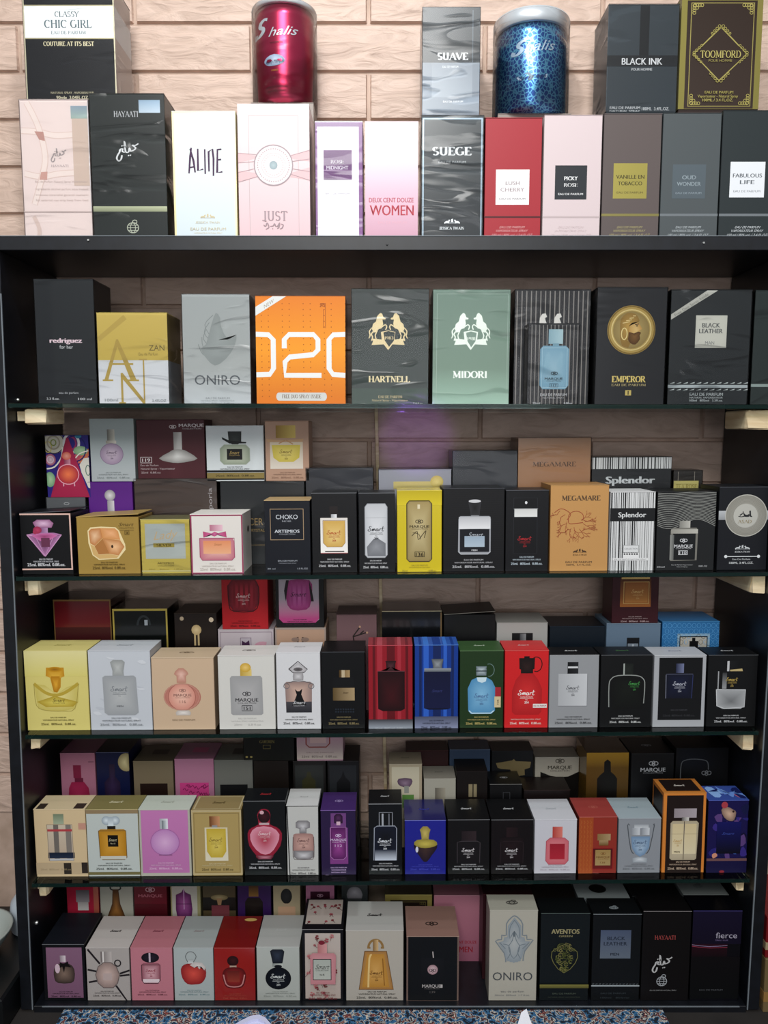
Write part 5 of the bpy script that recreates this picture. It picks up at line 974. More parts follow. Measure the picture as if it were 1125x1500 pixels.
c.rect(896, 516, 958, 572, '232426', '17181a', True); c.rect(896, 516, 908, 572, 'b9babc'); c.poly([(912, 564), (980, 558), (984, 572), (914, 576)], 'b3a070'); c.rect(846, 572, 1000, 672, '17181a'); c.rect(846, 572, 852, 700, '9a9c9e'); c.rect(872, 580, 896, 668, '3a3c3e', '8d8f91'); c.poly([(840, 672), (1004, 672), (1002, 764), (980, 780), (880, 780), (844, 764)], 'a0a2a4', '6a6c6e'); c.line([(840, 672), (1004, 676), (1000, 770), (890, 778), (846, 762), (840, 672)], 4, 'c3c5c7'); smart(c, 926, 616, 66, 'b59a50'); foot(c, 'c3c4c6', .84, .68)
# back row, third shelf
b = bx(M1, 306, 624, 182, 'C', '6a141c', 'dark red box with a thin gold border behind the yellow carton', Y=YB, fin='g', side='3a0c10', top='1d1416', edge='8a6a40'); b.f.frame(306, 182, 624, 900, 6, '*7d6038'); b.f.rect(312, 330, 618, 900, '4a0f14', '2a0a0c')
b = bx(M1, 628, 932, 232, 'C', '101413', 'black box with gold edging and a dark arch shape', Y=.077, fin='g', side='141210', top='17150f', edge='b5a050'); c = b.f; c.frame(628, 232, 932, 900, 9, '*b3a04e'); c.ring(800, 320, 34, 50, 12, '2a3033', 180, 360); c.rect(804, 290, 822, 320, '8a9096')
b = bx(M2, -48, 188, 256, 'C', '241813', 'dark brown box with a tan tree-shaped emblem and corner studs', Y=YB, edge='3a2c24'); c = b.f; c.ell(158, 290, 13, 13, 'c9b8a0'); c.ell(-6, 283, 11, 11, 'a89880'); c.ell(74, 345, 28, 28, 'a89268', 'c9b48a', 12); c.rect(60, 365, 70, 430, 'b09a70'); c.rect(80, 365, 90, 430, 'b09a70')
u = bx(M2, 190, 498, 345, 'C', 'b3a9ae', 'lilac white box with a square monogram, behind white bottle carton', Y=YB, edge='c9bfc3'); c = u.f; c.frame(200, 356, 490, 700, 4, '8d7f88'); c.rect(312, 388, 374, 450, 'a9a0a8'); c.frame(312, 388, 374, 450, 3, '6d5a6a'); c.poly([(320, 440), (322, 404), (342, 416), (362, 402), (366, 440)], '4a2a4c'); c.poly([(390, 430), (420, 410), (460, 414), (440, 440)], 'b88a98', 0, 2)
b = bx(M2, 204, 462, -20, 'C', 'a3141c', 'red box with a striped red bottle standing on the lilac white box', Y=YB, on=u, dep=.05); c = b.f
c.poly([(240, 100), (262, 70), (390, 70), (412, 110), (410, 200), (380, 244), (270, 244), (244, 210)], '6a1020', 'b52a3a'); 
for k in range(5): c.rect(268+k*28, 76, 280+k*28, 236, '7d1422')
c.line([(240, 100), (244, 210), (270, 244), (380, 244), (410, 200), (412, 110), (390, 70)], 5, '4a0c14', 2); smart(c, 326, 158, 80, 'd8b0b0'); foot(c, '5d0c12', .86, .66)
u = bx(M2, 502, 784, 336, 'C', 'b08f78', 'peach box with a bow-like monogram behind the dress carton', Y=YB, edge='a9a098'); c = u.f; c.frame(502, 336, 784, 700, 8, '9a8a80'); c.rect(622, 384, 632, 430, '5d463a'); c.rect(650, 384, 660, 430, '5d463a'); c.ell(614, 398, 22, 12, '8a7468'); c.ell(668, 398, 22, 12, '8a7468')
b = bx(M2, 500, 770, -20, 'C', '121214', 'black box with a pink octagon panel and striped pink bottle', Y=YB, on=u, dep=.05); c = b.f
c.poly([(518, 10), (742, 10), (742, 290), (720, 308), (540, 308), (518, 286)], 'a9a0a8'); c.rect(518, 180, 742, 286, 'b09aa8', 'b0407a'); c.poly([(518, 286), (742, 286), (722, 308), (540, 308)], 'b0407a'); c.poly([(556, 120), (580, 72), (690, 72), (706, 130), (690, 220), (650, 238), (600, 238), (566, 210)], '8a2a64', 'c060a0', 2)
for k in range(4): c.rect(586+k*28, 78, 596+k*28, 225, '9a3a78')
c.poly([(560, 72), (548, 130), (556, 190), (566, 130), (576, 72)], '2a1a24'); c.poly([(688, 72), (704, 130), (714, 190), (698, 190), (690, 120)], '2a1a24'); c.t('Smart', 628, 150, 24, 90, '3a1a30', 'i'); foot(c, '4a1a38', .86, .6)
b = bx(M2, 838, 1062, 264, 'C', '6d5154', 'mauve brown box with a bronze twig drawing, left of the strip', Y=YB, top='4d383a', dep=.055); c = b.f
for L in ([(935, 410), (930, 380), (968, 330)], [(930, 382), (1010, 358)], [(970, 366), (990, 350)]): c.line(L, 7, '2f2320'); c.ell(968, 328, 6, 6, 'b08a70'); c.ell(1008, 360, 6, 6, 'b08a70')
b = bx(M3, 36, 368, 244, 'C', '15171a', 'glossy black box with a gold lid edge, right of the strip', Y=YB, fin='g', top='1b1a18', edge='c9bf9a'); b.f.rect(360, 250, 368, 700, '6a5536')
b = bx(M3, 374, 660, 262, 'C', '0f1012', 'plain matte black box with its flap lifting, third shelf back', Y=YB, top='161719', edge='8d8a80', open_=3.5)
b = bx(M3, 664, 946, 308, 'C', 'a3a29e', 'light grey box with a black cap showing, behind the red flask carton', Y=YB, top='9a9994', edge='b9b8b2'); c = b.f; c.rect(748, 362, 864, 480, '17181a', '2b2c2e'); c.rect(792, 366, 826, 480, '4a4b4e', '8a8b8d', True)
b = bx(M4, -78, 228, 328, 'C', '0f1f2d', 'midnight navy box in the back row of the third shelf', Y=YB, top='0f1a26', edge='1f3448')
u = bx(M4, 232, 532, 312, 'C', '5f7387', 'slate blue box with a dark cap printed, carrying the maroon box', Y=YB, top='566a7c', edge='8499ac'); c = u.f; c.rect(346, 388, 416, 500, '17181d', '2b3038'); c.rect(352, 420, 410, 450, '7d8894'); c.rect(376, 424, 386, 500, 'b0bac4')
b = bx(M4, 268, 528, -30, 'C', '4a1520', 'maroon box with a square amber bottle, standing on slate blue box', Y=YB, on=u, dep=.045); c = b.f; c.rect(318, 50, 476, 80, '*c9a868'); c.rect(312, 66, 484, 220, '5d3014', 'a8642c'); c.rect(340, 84, 466, 196, '8d5426', 'b87a3c'); c.frame(330, 80, 474, 204, 4, 'c9a060'); smart(c, 410, 134, 70, 'd3a868'); foot(c, 'b8a0a0', .88, .62)
b = bx(M4, 536, 854, 302, 'C', '2a6aa0', 'sky blue greek-patterned box with a framed black bottle, dented lid', Y=YB, top='3a80bc', side='22588a', edge='4a90c8', open_=0); c = b.f
for i in range(12):
    for j in range(6): c.n = (i+j) % 4; c.ring(550+i*27+(j % 2)*13, 322+j*30, 11, 13, 2, '5a9ad0', n=8)
c.rect(622, 366, 802, 560, '8aa8bc'); c.rect(634, 380, 790, 560, 'b3b0a6'); c.frame(634, 380, 790, 560, 5, '1c1c1e'); c.rect(704, 388, 722, 430, '17181a'); c.rect(690, 406, 738, 470, '17181a')
# ================================================================ LOWEST GLASS SHELF
b = bx(N1, 192, 480, 470, 'D', 'c9b28c', 'beige plaid carton with a checked bottle and red band', top='ccba96', side='b39d78', edge='dcc8a4', dep=0.038); c = b.f
c.rect(300, 494, 358, 550, '6d7a62', '9aa58c'); c.rect(262, 552, 402, 752, 'c0b4a0', 'b09c88'); c.rect(298, 552, 326, 752, '6a645e'); c.rect(366, 552, 396, 752, '7a736c'); c.rect(262, 578, 402, 590, 'a83a40'); c.rect(262, 706, 410, 738, '1f2a40', '2b3852'); c.rect(270, 740, 404, 752, 'b3b5b8'); c.line([(262, 552), (402, 552), (404, 750), (268, 752), (262, 552)], 3, '8a7d6c'); c.rect(438, 545, 480, 580, 'b98a78'); c.rect(192, 762, 480, 826, 'b5a080'); c.rect(346, 764, 388, 826, '3a332c'); c.rect(446, 762, 480, 822, '3a302a'); c.t('25ml  80%vol  0.8fl.oz', 300, 800, 10, 170, '8a7a5c')
b.t.rect(4, 60, 20, 98, '3f352d'); b.t.rect(76, 60, 96, 98, '3f352d')
b = bx(N1, 478, 768, 470, 'D', 'b5bcb8', 'pale mint white carton with an amber square bottle, gold lid', top='7d7448', side='948a58', edge='c9be88', dep=0.038); c = b.f; toplogo(b, 'c9c2a0')
c.rect(478, 470, 768, 492, '*b59c78'); c.ell(590, 530, 26, 24, '8d9aa4', 'd0dade'); c.ell(640, 530, 26, 24, '8d9aa4', 'd0dade'); c.rect(600, 510, 630, 560, '9aa6ae', 'd0dade'); c.rect(594, 560, 640, 578, '2b2620'); c.poly([(544, 586), (556, 578), (686, 578), (697, 586), (697, 730), (684, 746), (560, 746), (548, 730)], 'a87418', 'cf9a3c'); c.line([(544, 586), (697, 586), (697, 734), (684, 746), (560, 746), (548, 734), (544, 586)], 4, '6a5430'); c.rect(550, 726, 694, 744, 'c0c0b4'); c.rect(594, 610, 652, 674, '17140f'); c.t('Smart', 622, 636, 16, 46, 'c0b898', 'i'); c.t('No 61', 622, 656, 8, 26, 'c0b898'); c.rect(478, 814, 768, 830, '*8a7f52'); foot(c, '3d4442', .80, .7)
b = bx(N1, 766, 1052, 470, 'D', 'a9a79a', 'orchid pink carton in a grey frame with a round pink bottle', top='bdc4b8', side='9a988c', edge='c9cac0', dep=0.038); c = b.f; toplogo(b, 'a4a89c')
c.rect(778, 474, 1040, 820, 'b873a8', 'b06ca0'); c.rect(882, 520, 928, 576, '9aa0a4', 'd8dade', True); c.rect(894, 530, 918, 584, '5d6468', 'c0c6ca', True); c.ell(908, 650, 80, 72, 'b07ab0', 'd0a6cc', 26); c.ring(908, 650, 80, 72, 4, '9a5d96', n=26); c.line([(872, 720), (946, 720)], 4, '5d3a5c'); foot(c, 'd8b3d0', .80, .66)
b = bx(N2, 42, 320, 476, 'D', 'a38d58', 'olive gold carton with a yellow square bottle and copper cap', top='8f7c52', side='8a774c', edge='c4b48a', dep=0.04); c = b.f; toplogo(b, '5d4c28'); b.t.frame(3, 6, 97, 94, 3, 'b9a982')
c.frame(42, 476, 320, 830, 8, 'b3a27a'); c.frame(54, 488, 308, 818, 4, '8a7648'); c.rect(142, 506, 200, 562, '6a3c1c', 'c08a60', True); c.rect(156, 556, 186, 568, '8a8a8c'); c.rect(114, 568, 242, 752, 'c9c0a4', 'd3ccb4'); c.poly([(124, 574), (232, 574), (232, 700), (210, 734), (146, 734), (124, 700)], 'b89e34', 'd0bc5c'); smart(c, 176, 634, 76, '8a7430'); c.t('EAU DE PARFUM', 180, 768, 8, 90, 'cfc4a0'); c.t('VAPORISATEUR NATURAL SPRAY', 180, 778, 8, 170, 'c0b48c'); c.t('25ml  80%vol  0.8fl.oz', 180, 800, 13, 176, '4a3f20')
b = bx(N2, 326, 562, 424, 'D', '15181a', 'black carton with a heart-like crimson bottle, taller than neighbours', top='1a1c20', edge='8d8f93', dep=0.036); c = b.f; toplogo(b, 'a82a30')
c.poly([(348, 600), (370, 570), (410, 550), (404, 500), (420, 472), (440, 466), (466, 472), (478, 500), (474, 550), (510, 566), (540, 600), (530, 670), (490, 720), (480, 738), (400, 738), (392, 720), (356, 670)], '8a1a30', 'a8203c', 2); c.poly([(362, 606), (400, 566), (480, 566), (526, 606), (510, 664), (470, 712), (420, 712), (374, 664)], 'd08a9c', 'a01c34', 2); c.ell(442, 508, 34, 36, '2a1218', '4a1c24'); c.ell(430, 486, 12, 10, 'c9a0a8'); c.rect(414, 542, 470, 554, 'b9a0a4'); c.poly([(392, 722), (490, 722), (478, 744), (404, 744)], '6a1c2c', 'c07a8a'); smart(c, 444, 600, 72, 'd8b8bc'); foot(c, 'c9cacc', .81, .78)
b = bx(N2, 562, 744, 452, 'D', 'b7b7b3', 'narrow white carton with black edges and a blush round bottle', top='c9c9c8', side='1c1d20', edge='2b2c2e', dep=0.048); c = b.f; toplogo(b, 'a0a0a0'); b.t.line([(100, 0), (100, 100)], 3, '1c1d20')
c.line([(566, 452), (576, 840)], 6, '2b2c2e'); c.line([(744, 456), (740, 838)], 6, '2b2c2e'); c.prof(654, [(530, 26), (540, 40), (570, 40), (575, 20), (600, 20)], '6d6a6c', 'c0bec0'); c.poly([(598, 620), (612, 602), (696, 602), (714, 620), (716, 680), (704, 706), (612, 706), (596, 680)], '94706a', 'cda498', 2); c.poly([(600, 696), (712, 696), (714, 730), (690, 744), (620, 744), (600, 730)], '6a6668', 'c9c7c9'); c.line([(598, 620), (596, 730), (620, 744), (690, 744), (714, 730), (714, 620)], 3.5, '5a4c4c', 2); smart(c, 656, 638, 70, '6a4a48'); foot(c, '4a4a4c', .89, .8)
b = bx(N2, 750, 946, 476, 'D', '33214f', 'purple carton with a magenta bottle and wide top face', top='4a2d70', side='2a1b42', edge='8a6ab0', dep=0.05); c = b.f; toplogo(b, '9a86b8', 'l')
c.rect(806, 490, 892, 760, '6a3f78', '7d3f80'); c.rect(800, 570, 902, 770, '6a3878', '7a3a7c'); c.prof(849, [(494, 12), (506, 24), (546, 24)], '2a1030', '5a3060'); c.rect(838, 536, 860, 556, 'c9a8b8'); c.poly([(804, 568), (892, 568), (892, 730), (874, 746), (822, 746), (804, 730)], '5d1f60', '8f3f88'); c.line([(804, 568), (892, 568), (892, 730), (874, 746), (822, 746), (804, 730), (804, 568)], 3, 'b07ab0'); marque(c, 848, 636, 90, 'd0b8d8'); c.t('112', 848, 668, 14, 40, 'd0b8d8'); c.t('EAU DE PARFUM', 848, 790, 8, 90, 'c0a8d0', 'b'); c.t('VAPORISATEUR', 848, 803, 8, 84, 'c0a8d0', 'b'); c.t('NATURAL SPRAY', 848, 816, 8, 84, 'c0a8d0', 'b'); c.t('25ml', 790, 834, 9, 34, 'c0a8d0', 'b'); c.t('0.8fl.oz', 906, 842, 9, 44, 'c0a8d0', 'b')
b = bx(N2, 1012, 1200, 440, 'D', '14161b', 'black carton with a tall glass bottle fading to white base', top='191b1f', edge='b3b5b9', dep=0.04); c = b.f; c.fr = N3; toplogo(b, 'b9babc')
c.line([(22, 560), (22, 486), (96, 486), (96, 560)], 4, '8d9098'); c.rect(36, 492, 46, 558, 'a0a4ac'); c.rect(74, 492, 80, 556, '6d7078'); c.poly([(-10, 570), (0, 560), (116, 560), (120, 570), (118, 750), (-8, 750)], '1c2236', '11141c'); c.rect(-4, 690, 116, 750, '1f2740', 'c0c8d4'); c.line([(-10, 750), (-6, 570), (10, 560), (110, 560), (120, 574), (118, 750)], 4, '9aa0ac', 0); smart(c, 54, 640, 80, 'd3d6dc'); c.fr = N2; foot(c, 'c9cacc', .84, .86)
b = bx(N3, 160, 390, 530, 'D', '23269a', 'ultramarine carton with a golden-shouldered amphora bottle', top='1d1f6e', side='1b1d78', edge='8a90e0', dep=0.056, fin='g'); c = b.f; toplogo(b, '3438a0')
c.prof(274, [(562, 12), (580, 30), (600, 24), (630, 20), (640, 24)], '8a7a3a', 'c0ae60'); c.poly([(210, 664), (230, 636), (320, 636), (342, 664), (336, 690), (310, 724), (286, 756), (264, 756), (240, 724), (216, 690)], '2a1c30', '4a3430', 2); c.poly([(212, 662), (230, 636), (320, 636), (342, 664), (300, 680), (250, 680)], '8a7d34', 'c0b050', 2); c.ell(228, 690, 8, 16, 'c9c9d8'); foot(c, '4a50b8', .82, .74)
for (x0, x1, cap, hue, lab) in ((396, 630, '2a2024', '4a4448', 'black carton with faint square bottle and grey outline, lowest shelf middle'), (634, 868, '2f1c20', '34262a', 'black carton with very dark brown bottle, right of its near twin')):
    b = bx(N3, x0, x1, 527, 'D', '161315' if x0 < 500 else '180f12', lab, top='16171a', edge='77787b', dep=0.056); c = b.f; toplogo(b, 'c0c1c3'); m = (x0+x1)/2-2
    c.rect(m-38, 588, m+44, 644, cap, '3a2c30', True) if x0 < 500 else c.rect(m-30, 568, m+34, 622, cap, '241418', True)
    c.poly([(m-62, 650), (m-52, 644), (m+58, 644), (m+66, 650), (m+64, 766), (m-60, 766)], '1c181b', '211c20') if x0 < 500 else c.poly([(m-66, 632), (m-50, 624), (m+54, 624), (m+66, 632), (m+64, 768), (m-64, 768)], '1e1215', '2a181c')
    c.line([(m-62, 766), (m-62, 650), (m-40, 644), (m+50, 644), (m+66, 652), (m+64, 766)], 3, hue); smart(c, m, 692, 72, 'c3bfc1'); foot(c, 'c9cacc', .82, .78)
b = bx(N3, 872, 1108, 527, 'D', 'c0bfc6', 'white carton with a coral red flask bottle and square label', top='c9cad0', side='acacb2', edge='d8d8dd', dep=0.056); c = b.f; toplogo(b, 'b0b4ba')
c.rect(972, 564, 1028, 624, 'a83a34', 'd07468', True); c.poly([(938, 644), (960, 626), (1040, 626), (1062, 644), (1062, 752), (1044, 772), (952, 772), (936, 752)], 'c0606a', 'd8848a'); c.line([(938, 644), (960, 626), (1040, 626), (1062, 644), (1062, 752), (1044, 772), (952, 772), (936, 752), (938, 644)], 4, 'a84a58'); c.rect(958, 658, 1042, 744, '941c2c', 'a82434'); foot(c, 'a89aa6', .845, .72)
b = bx(N4, 84, 298, 512, 'D', '8a2e24', 'rust red and orange carton with a small gold-capped bottle', top='983c38', side='74261e', edge='c06a60', dep=0.052); c = b.f; toplogo(b, 'b05a50', 'l')
c.rect(84, 512, 164, 838, '96421f', 'a04c24'); 
for i in range(4):
    for j in range(12): c.n = 2; c.line([(92+i*18, 530+j*26), (100+i*18, 540+j*26), (92+i*18, 550+j*26)], 2, 'b36a34')
c.rect(188, 604, 262, 640, '*a98654', '*d3b384', True); c.rect(198, 640, 250, 668, '*d0b080', '*8a6434'); c.rect(162, 682, 278, 800, '5a161a', '74201f'); c.frame(162, 682, 278, 800, 3, '941f22'); c.rect(178, 692, 264, 778, '*c4a062', '*d3b37a'); marque(c, 222, 732, 76, '7a5428'); c.t('138', 220, 762, 9, 28, '7a5428'); c.t('25ml', 182, 820, 8, 30, 'b8685c')
b = bx(N4, 300, 538, 520, 'D', '868a90', 'grey blue carton with a trophy-shaped pale blue bottle', top='9fadb4', side='777b81', edge='a9adb3', dep=0.056); c = b.f; toplogo(b, '7d929c')
c.line([(362, 556), (350, 556), (372, 690), (390, 712)], 5, '4d5258', 2); c.line([(494, 556), (500, 556), (476, 690), (456, 712)], 5, '4d5258', 2); c.rect(388, 552, 468, 572, '9a9fa5', 'c0c4c8'); c.rect(374, 570, 420, 610, '8a8f96', 'c3c7cc', True); c.rect(430, 570, 474, 610, '8a8f96', 'c3c7cc', True); c.poly([(372, 618), (478, 618), (474, 680), (450, 716), (424, 730), (400, 716), (378, 680)], '6a86a4', 'a3b8cc'); c.prof(424, [(730, 14), (738, 42), (762, 40)], '8d959c', 'c9ced3'); smart(c, 424, 648, 76, '4d5f78'); foot(c, '6a6e74', .835, .76)
b = bx(N4, 545, 784, 380, 'D', 'c97a32', 'tall brown carton with orange edges and a cream double bottle', top='b87230', side='a86428', edge='d8934a', dep=0.04); c = b.f
c.rect(564, 392, 768, 822, '2a1c1a', '2e201c'); b.t.rect(10, 6, 90, 88, '2b1e1b'); b.l.rect(8, 4, 90, 96, '2a1d1a'); toplogo(b, 'c9c0b8'); c.rect(606, 464, 732, 514, '8d8388', 'a49aa0', True); c.rect(650, 512, 690, 532, '55504e', 'c9c6c0', True); c.poly([(588, 544), (600, 532), (734, 532), (746, 544), (738, 740), (728, 748), (600, 748), (588, 738)], 'a89c84', 'cfc2a4'); c.rect(600, 548, 662, 714, 'c9b890', 'd6c8a4'); c.rect(670, 548, 734, 714, 'c9b78e', 'd3c6a4'); c.line([(665, 534), (665, 746)], 4, '5a5044'); c.line([(590, 604), (742, 604)], 2, '9a8c70'); smart(c, 632, 640, 50, 'b8945c'); c.t('MEN', 628, 702, 8, 32, '4a4030', 'b'); foot(c, 'c0aa94', .86, .72)
b = bx(N4, 790, 1016, 420, 'D', '241f5e', 'blue violet abstract-painted carton with a bronze ornament, right end', top='3a52a0', side='15132e', edge='5a6ac0', dep=0.04, fin='g'); c = b.f
r = random.Random(12)
for k in range(26):
    x, y = r.uniform(795, 1010), r.uniform(430, 820); q = r.choice(('2f2a80', '1a1740', '3d2f8a', '5a3f7a', '3f60b0', '1c1f55'))
    c.poly([(x, y), (x+r.uniform(10, 40), y-r.uniform(0, 30)), (x+r.uniform(20, 60), y+r.uniform(0, 30)), (x+r.uniform(0, 30), y+r.uniform(10, 50))], q, 0, 2)
for k in range(9): x = r.uniform(5, 80); b.t.poly([(x, r.uniform(0, 60)), (x+20, r.uniform(10, 70)), (x+26, r.uniform(30, 90)), (x+6, r.uniform(30, 95))], r.choice(('b0607a', '6a90d8', '1f2a70', '8ab0e8')), 0, 2)
c.rect(842, 536, 978, 712, '1a1c70', '100f20'); c.poly([(862, 470), (890, 452), (930, 470), (946, 486), (936, 526), (912, 532), (880, 512)], '7d6458', 'c9a890', 2); c.ell(880, 444, 18, 18, 'a03a44'); c.ell(930, 480, 6, 6, '3a2420'); c.poly([(820, 716), (840, 708), (850, 724), (826, 738)], 'c98a70', 0, 2); c.rect(790, 738, 1016, 752, '6a4a4c'); c.rect(790, 752, 1016, 822, '1f1a50'); c.t('Smart', 906, 600, 14, 70, '3a4a9a', 'i'); c.ell(878, 812, 14, 8, '8a2a34')
# back row, lowest glass shelf
YB = .083; kw = dict(Y=YB, dep=.055)
b = bx(N1, 342, 536, 162, 'D', '9a6478', 'dusty pink box with a raspberry bottle silhouette, back left', top='7d4f60', edge='b07c8e', **kw); c = b.f; c.rect(412, 226, 456, 296, '7a1c3c'); c.poly([(380, 400), (384, 350), (400, 318), (470, 318), (494, 350), (500, 400), (500, 520), (380, 520)], '8a1c40', 'a02a50'); c.rect(418, 296, 466, 318, '6a1c38'); c.line([(498, 208), (530, 208)], 3, '4a2434')
b = bx(N1, 538, 722, 158, 'D', '101a4a', 'deep blue box with a golden moon in the corner', top='0c0f20', edge='5a5f80', **kw); c = b.f; c.ell(706, 210, 46, 50, '8a7d58', 'c9bd90'); c.poly([(580, 520), (580, 320), (608, 290), (610, 220), (640, 220), (642, 290), (668, 320), (668, 520)], '2a1c3c', '3a2a50')
b = bx(N1, 740, 962, 206, 'D', '6d614c', 'taupe woven-look box with a dark brown label panel', top='4f4636', edge='7d715a', **kw); c = b.f; c.rect(774, 326, 928, 520, '2b1a14'); b.t.rect(35, 30, 75, 60, '2b2018')
b = bx(N1, 966, 1184, 194, 'D', 'a06a84', 'rose pink box with a hot pink squiggle-patterned panel', top='8f5c74', edge='b58098', **kw); c = b.f; c.rect(992, 322, 1154, 520, 'b83a78'); b.t.rect(35, 30, 75, 60, 'b04a72')
r = random.Random(4)
for k in range(14): x, y = r.uniform(1000, 1140), r.uniform(335, 400); c.line([(x, y), (x+10, y-10), (x+18, y+6), (x+28, y-4)], 4, '7a1c4c', 2)
b = bx(N2, 170, 384, 200, 'D', '63645f', 'grey woven-look box with a black panel, left of dark boxes', top='54554f', edge='74756f', **kw); c = b.f; c.rect(200, 332, 354, 520, '17181a'); b.t.rect(40, 30, 80, 65, '2b2c2a')
u1 = bx(N2, 386, 580, 206, 'D', '221a16', 'dark umber box under the black one, lowest glass shelf back', edge='2f2622', **kw)
u = bx(N2, 600, 784, 206, 'D', '1f1c1b', 'dark box with faint grey window and an olive bottle shape', edge='3a3636', **kw); c = u.f; c.rect(612, 226, 770, 520, '2f3231'); c.poly([(650, 520), (650, 310), (674, 290), (680, 262), (698, 262), (704, 290), (726, 310), (726, 520)], '3a3820')
u3 = bx(N2, 788, 966, 206, 'D', '1b1a1c', 'dark box with a faint grey window and a black bottle shape', edge='3a383a', **kw); c = u3.f; c.rect(800, 226, 950, 520, '2a2d31'); c.poly([(840, 520), (840, 320), (866, 290), (876, 256), (888, 290), (916, 320), (916, 520)], '16171a')
b = bx(N2, 322, 606, 20, 'D', '14150f', 'black box with small gold lettering resting on dark boxes', Y=YB, dep=.05, on=u1, side='0f100c', edge='1f1f18'); c = b.f; c.t('GUERIN', 455, 98, 14, 84, '*8a7d4a', 'r'); c.frame(432, 116, 474, 138, 2, '*8a7d4a'); c.ell(340, 182, 7, 5, '*b0a060'); c.ell(365, 182, 7, 5, '*b0a060')
b = bx(N2, 616, 874, -30, 'D', 'b08a98', 'pink box fading to cream with an octagonal bottle, top of stack', Y=YB, dep=.05, on=u, edge='c0a0ac'); c = b.f; c.rect(616, 60, 874, 196, 'b08898', 'bcb0a4'); c.line([(668, 60), (668, 112), (684, 128), (780, 128), (800, 108), (800, 60)], 7, '8a3c38'); c.rect(690, 70, 780, 106, 'c9a8a4'); c.t('EAU DE PARFUM', 745, 158, 6, 150, '7d6468'); c.t('25ml  80%vol  0.8fl.oz.', 742, 180, 12, 200, '4a3c40')
b = bx(N3, 76, 260, 222, 'D', 'a3977f', 'beige box with a violet flower and green leaf print', Y=.0805, dep=.040, top='958974', edge='b8ad98'); c = b.f; c.rect(90, 236, 244, 520, 'bdb59e'); c.poly([(128, 300), (200, 300), (202, 330), (180, 350), (150, 344), (126, 330)], '5a4458', '8a7488', 2); c.rect(160, 340, 186, 380, '8a8c84'); c.rect(148, 388, 214, 460, '4f7a38', '6a9a50'); toplogo(b, '6a5f50')
bx(N3, 170, 404, 148, 'D', '40191c', 'maroon box standing furthest back beside the strip, lowest shelf', Y=.122, dep=.034, edge='5a2a2c', top='33161a')
b = bx(N3, 266, 444, 302, 'D', 'a09d90', 'cream white box with a grey metallic cap print, back row', Y=.0805, dep=.040, top='948f84', edge='b8b4a8'); c = b.f; c.rect(328, 350, 386, 460, '5f5a50', '9a9484', True); toplogo(b, '6a655c')
bx(N3, 406, 632, 142, 'D', '3a4c66', 'steel blue box furthest back behind the black capped box', Y=.122, dep=.034, edge='6a7c96', top='2f3f54')
b = bx(N3, 444, 618, 262, 'D', '1c1514', 'black brown box with a twin-striped gold cap print', Y=.0805, dep=.040, edge='33292a', top='17110f'); c = b.f; c.rect(512, 330, 534, 400, '*a89a78'); c.rect(540, 330, 558, 400, '*a89a78')
bx(N3, 636, 868, 150, 'D', '12161c', 'black box with a torn-edged gold pattern, behind the dark ones', Y=.122, dep=.034, edge='2b3038').f.poly([(660, 214), (700, 208), (750, 200), (760, 192), (770, 204), (856, 208), (850, 240), (820, 250), (822, 280), (760, 290), (740, 250), (690, 246), (670, 240)], '*8a7a54')
b = bx(N3, 626, 806, 332, 'D', '131316', 'black box with pale front lid edge and a looped logo top', Y=.0805, dep=.040, edge='8d8d8a', top='17181a'); toplogo(b, 'a0a0a2', 'l'); c = b.f; c.frame(700, 374, 740, 460, 3, '3f4045')
b = bx(N3, 874, 1118, 184, 'D', 'a8a294', 'ivory box printed with a black curved shape and dark name', Y=.122, dep=.034, edge='b8b3a6', top='8a857a'); c = b.f; marque(c, 1012, 238, 134, '4f4a40'); c.poly([(904, 262), (960, 284), (1010, 292), (1060, 288), (1118, 262), (1118, 600), (904, 600)], '17120f')
b = bx(N3, 812, 1070, 364, 'D', '1f1414', 'low dark brown box just behind the white coral carton', Y=.0805, dep=.040, edge='3f2c2a', top='231716')
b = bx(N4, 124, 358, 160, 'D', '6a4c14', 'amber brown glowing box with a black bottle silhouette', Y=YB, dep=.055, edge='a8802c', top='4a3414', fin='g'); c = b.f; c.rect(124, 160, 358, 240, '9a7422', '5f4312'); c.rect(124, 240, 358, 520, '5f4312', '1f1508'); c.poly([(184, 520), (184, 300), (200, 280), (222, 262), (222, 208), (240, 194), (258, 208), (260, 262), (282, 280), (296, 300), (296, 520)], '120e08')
b = bx(N4, 368, 606, 164, 'D', '17181b', 'black box with a silver looped logo and capitals, back right', Y=YB, dep=.055, edge='3a3c40', top='1c1d20'); c = b.f; toplogo(b, '8a8c90', 'l'); loops(c, 492, 216, 48, '9a9ca0'); c.t('MARQUE', 490, 250, 22, 140, '9fa1a5', 'b'); c.t('COLLECTION', 490, 268, 8, 110, '6d6f73')
b = bx(N4, 612, 904, 134, 'D', '0e0f12', 'black box with a faint curved arch outline, back far right', Y=YB, dep=.055, edge='23262a', top='121317'); c = b.f; c.line([(640, 310), (642, 220), (664, 198), (710, 192), (770, 198), (790, 214), (794, 250)], 5, '4d5053', 3); loops(c, 784, 268, 50, '5d5f63')
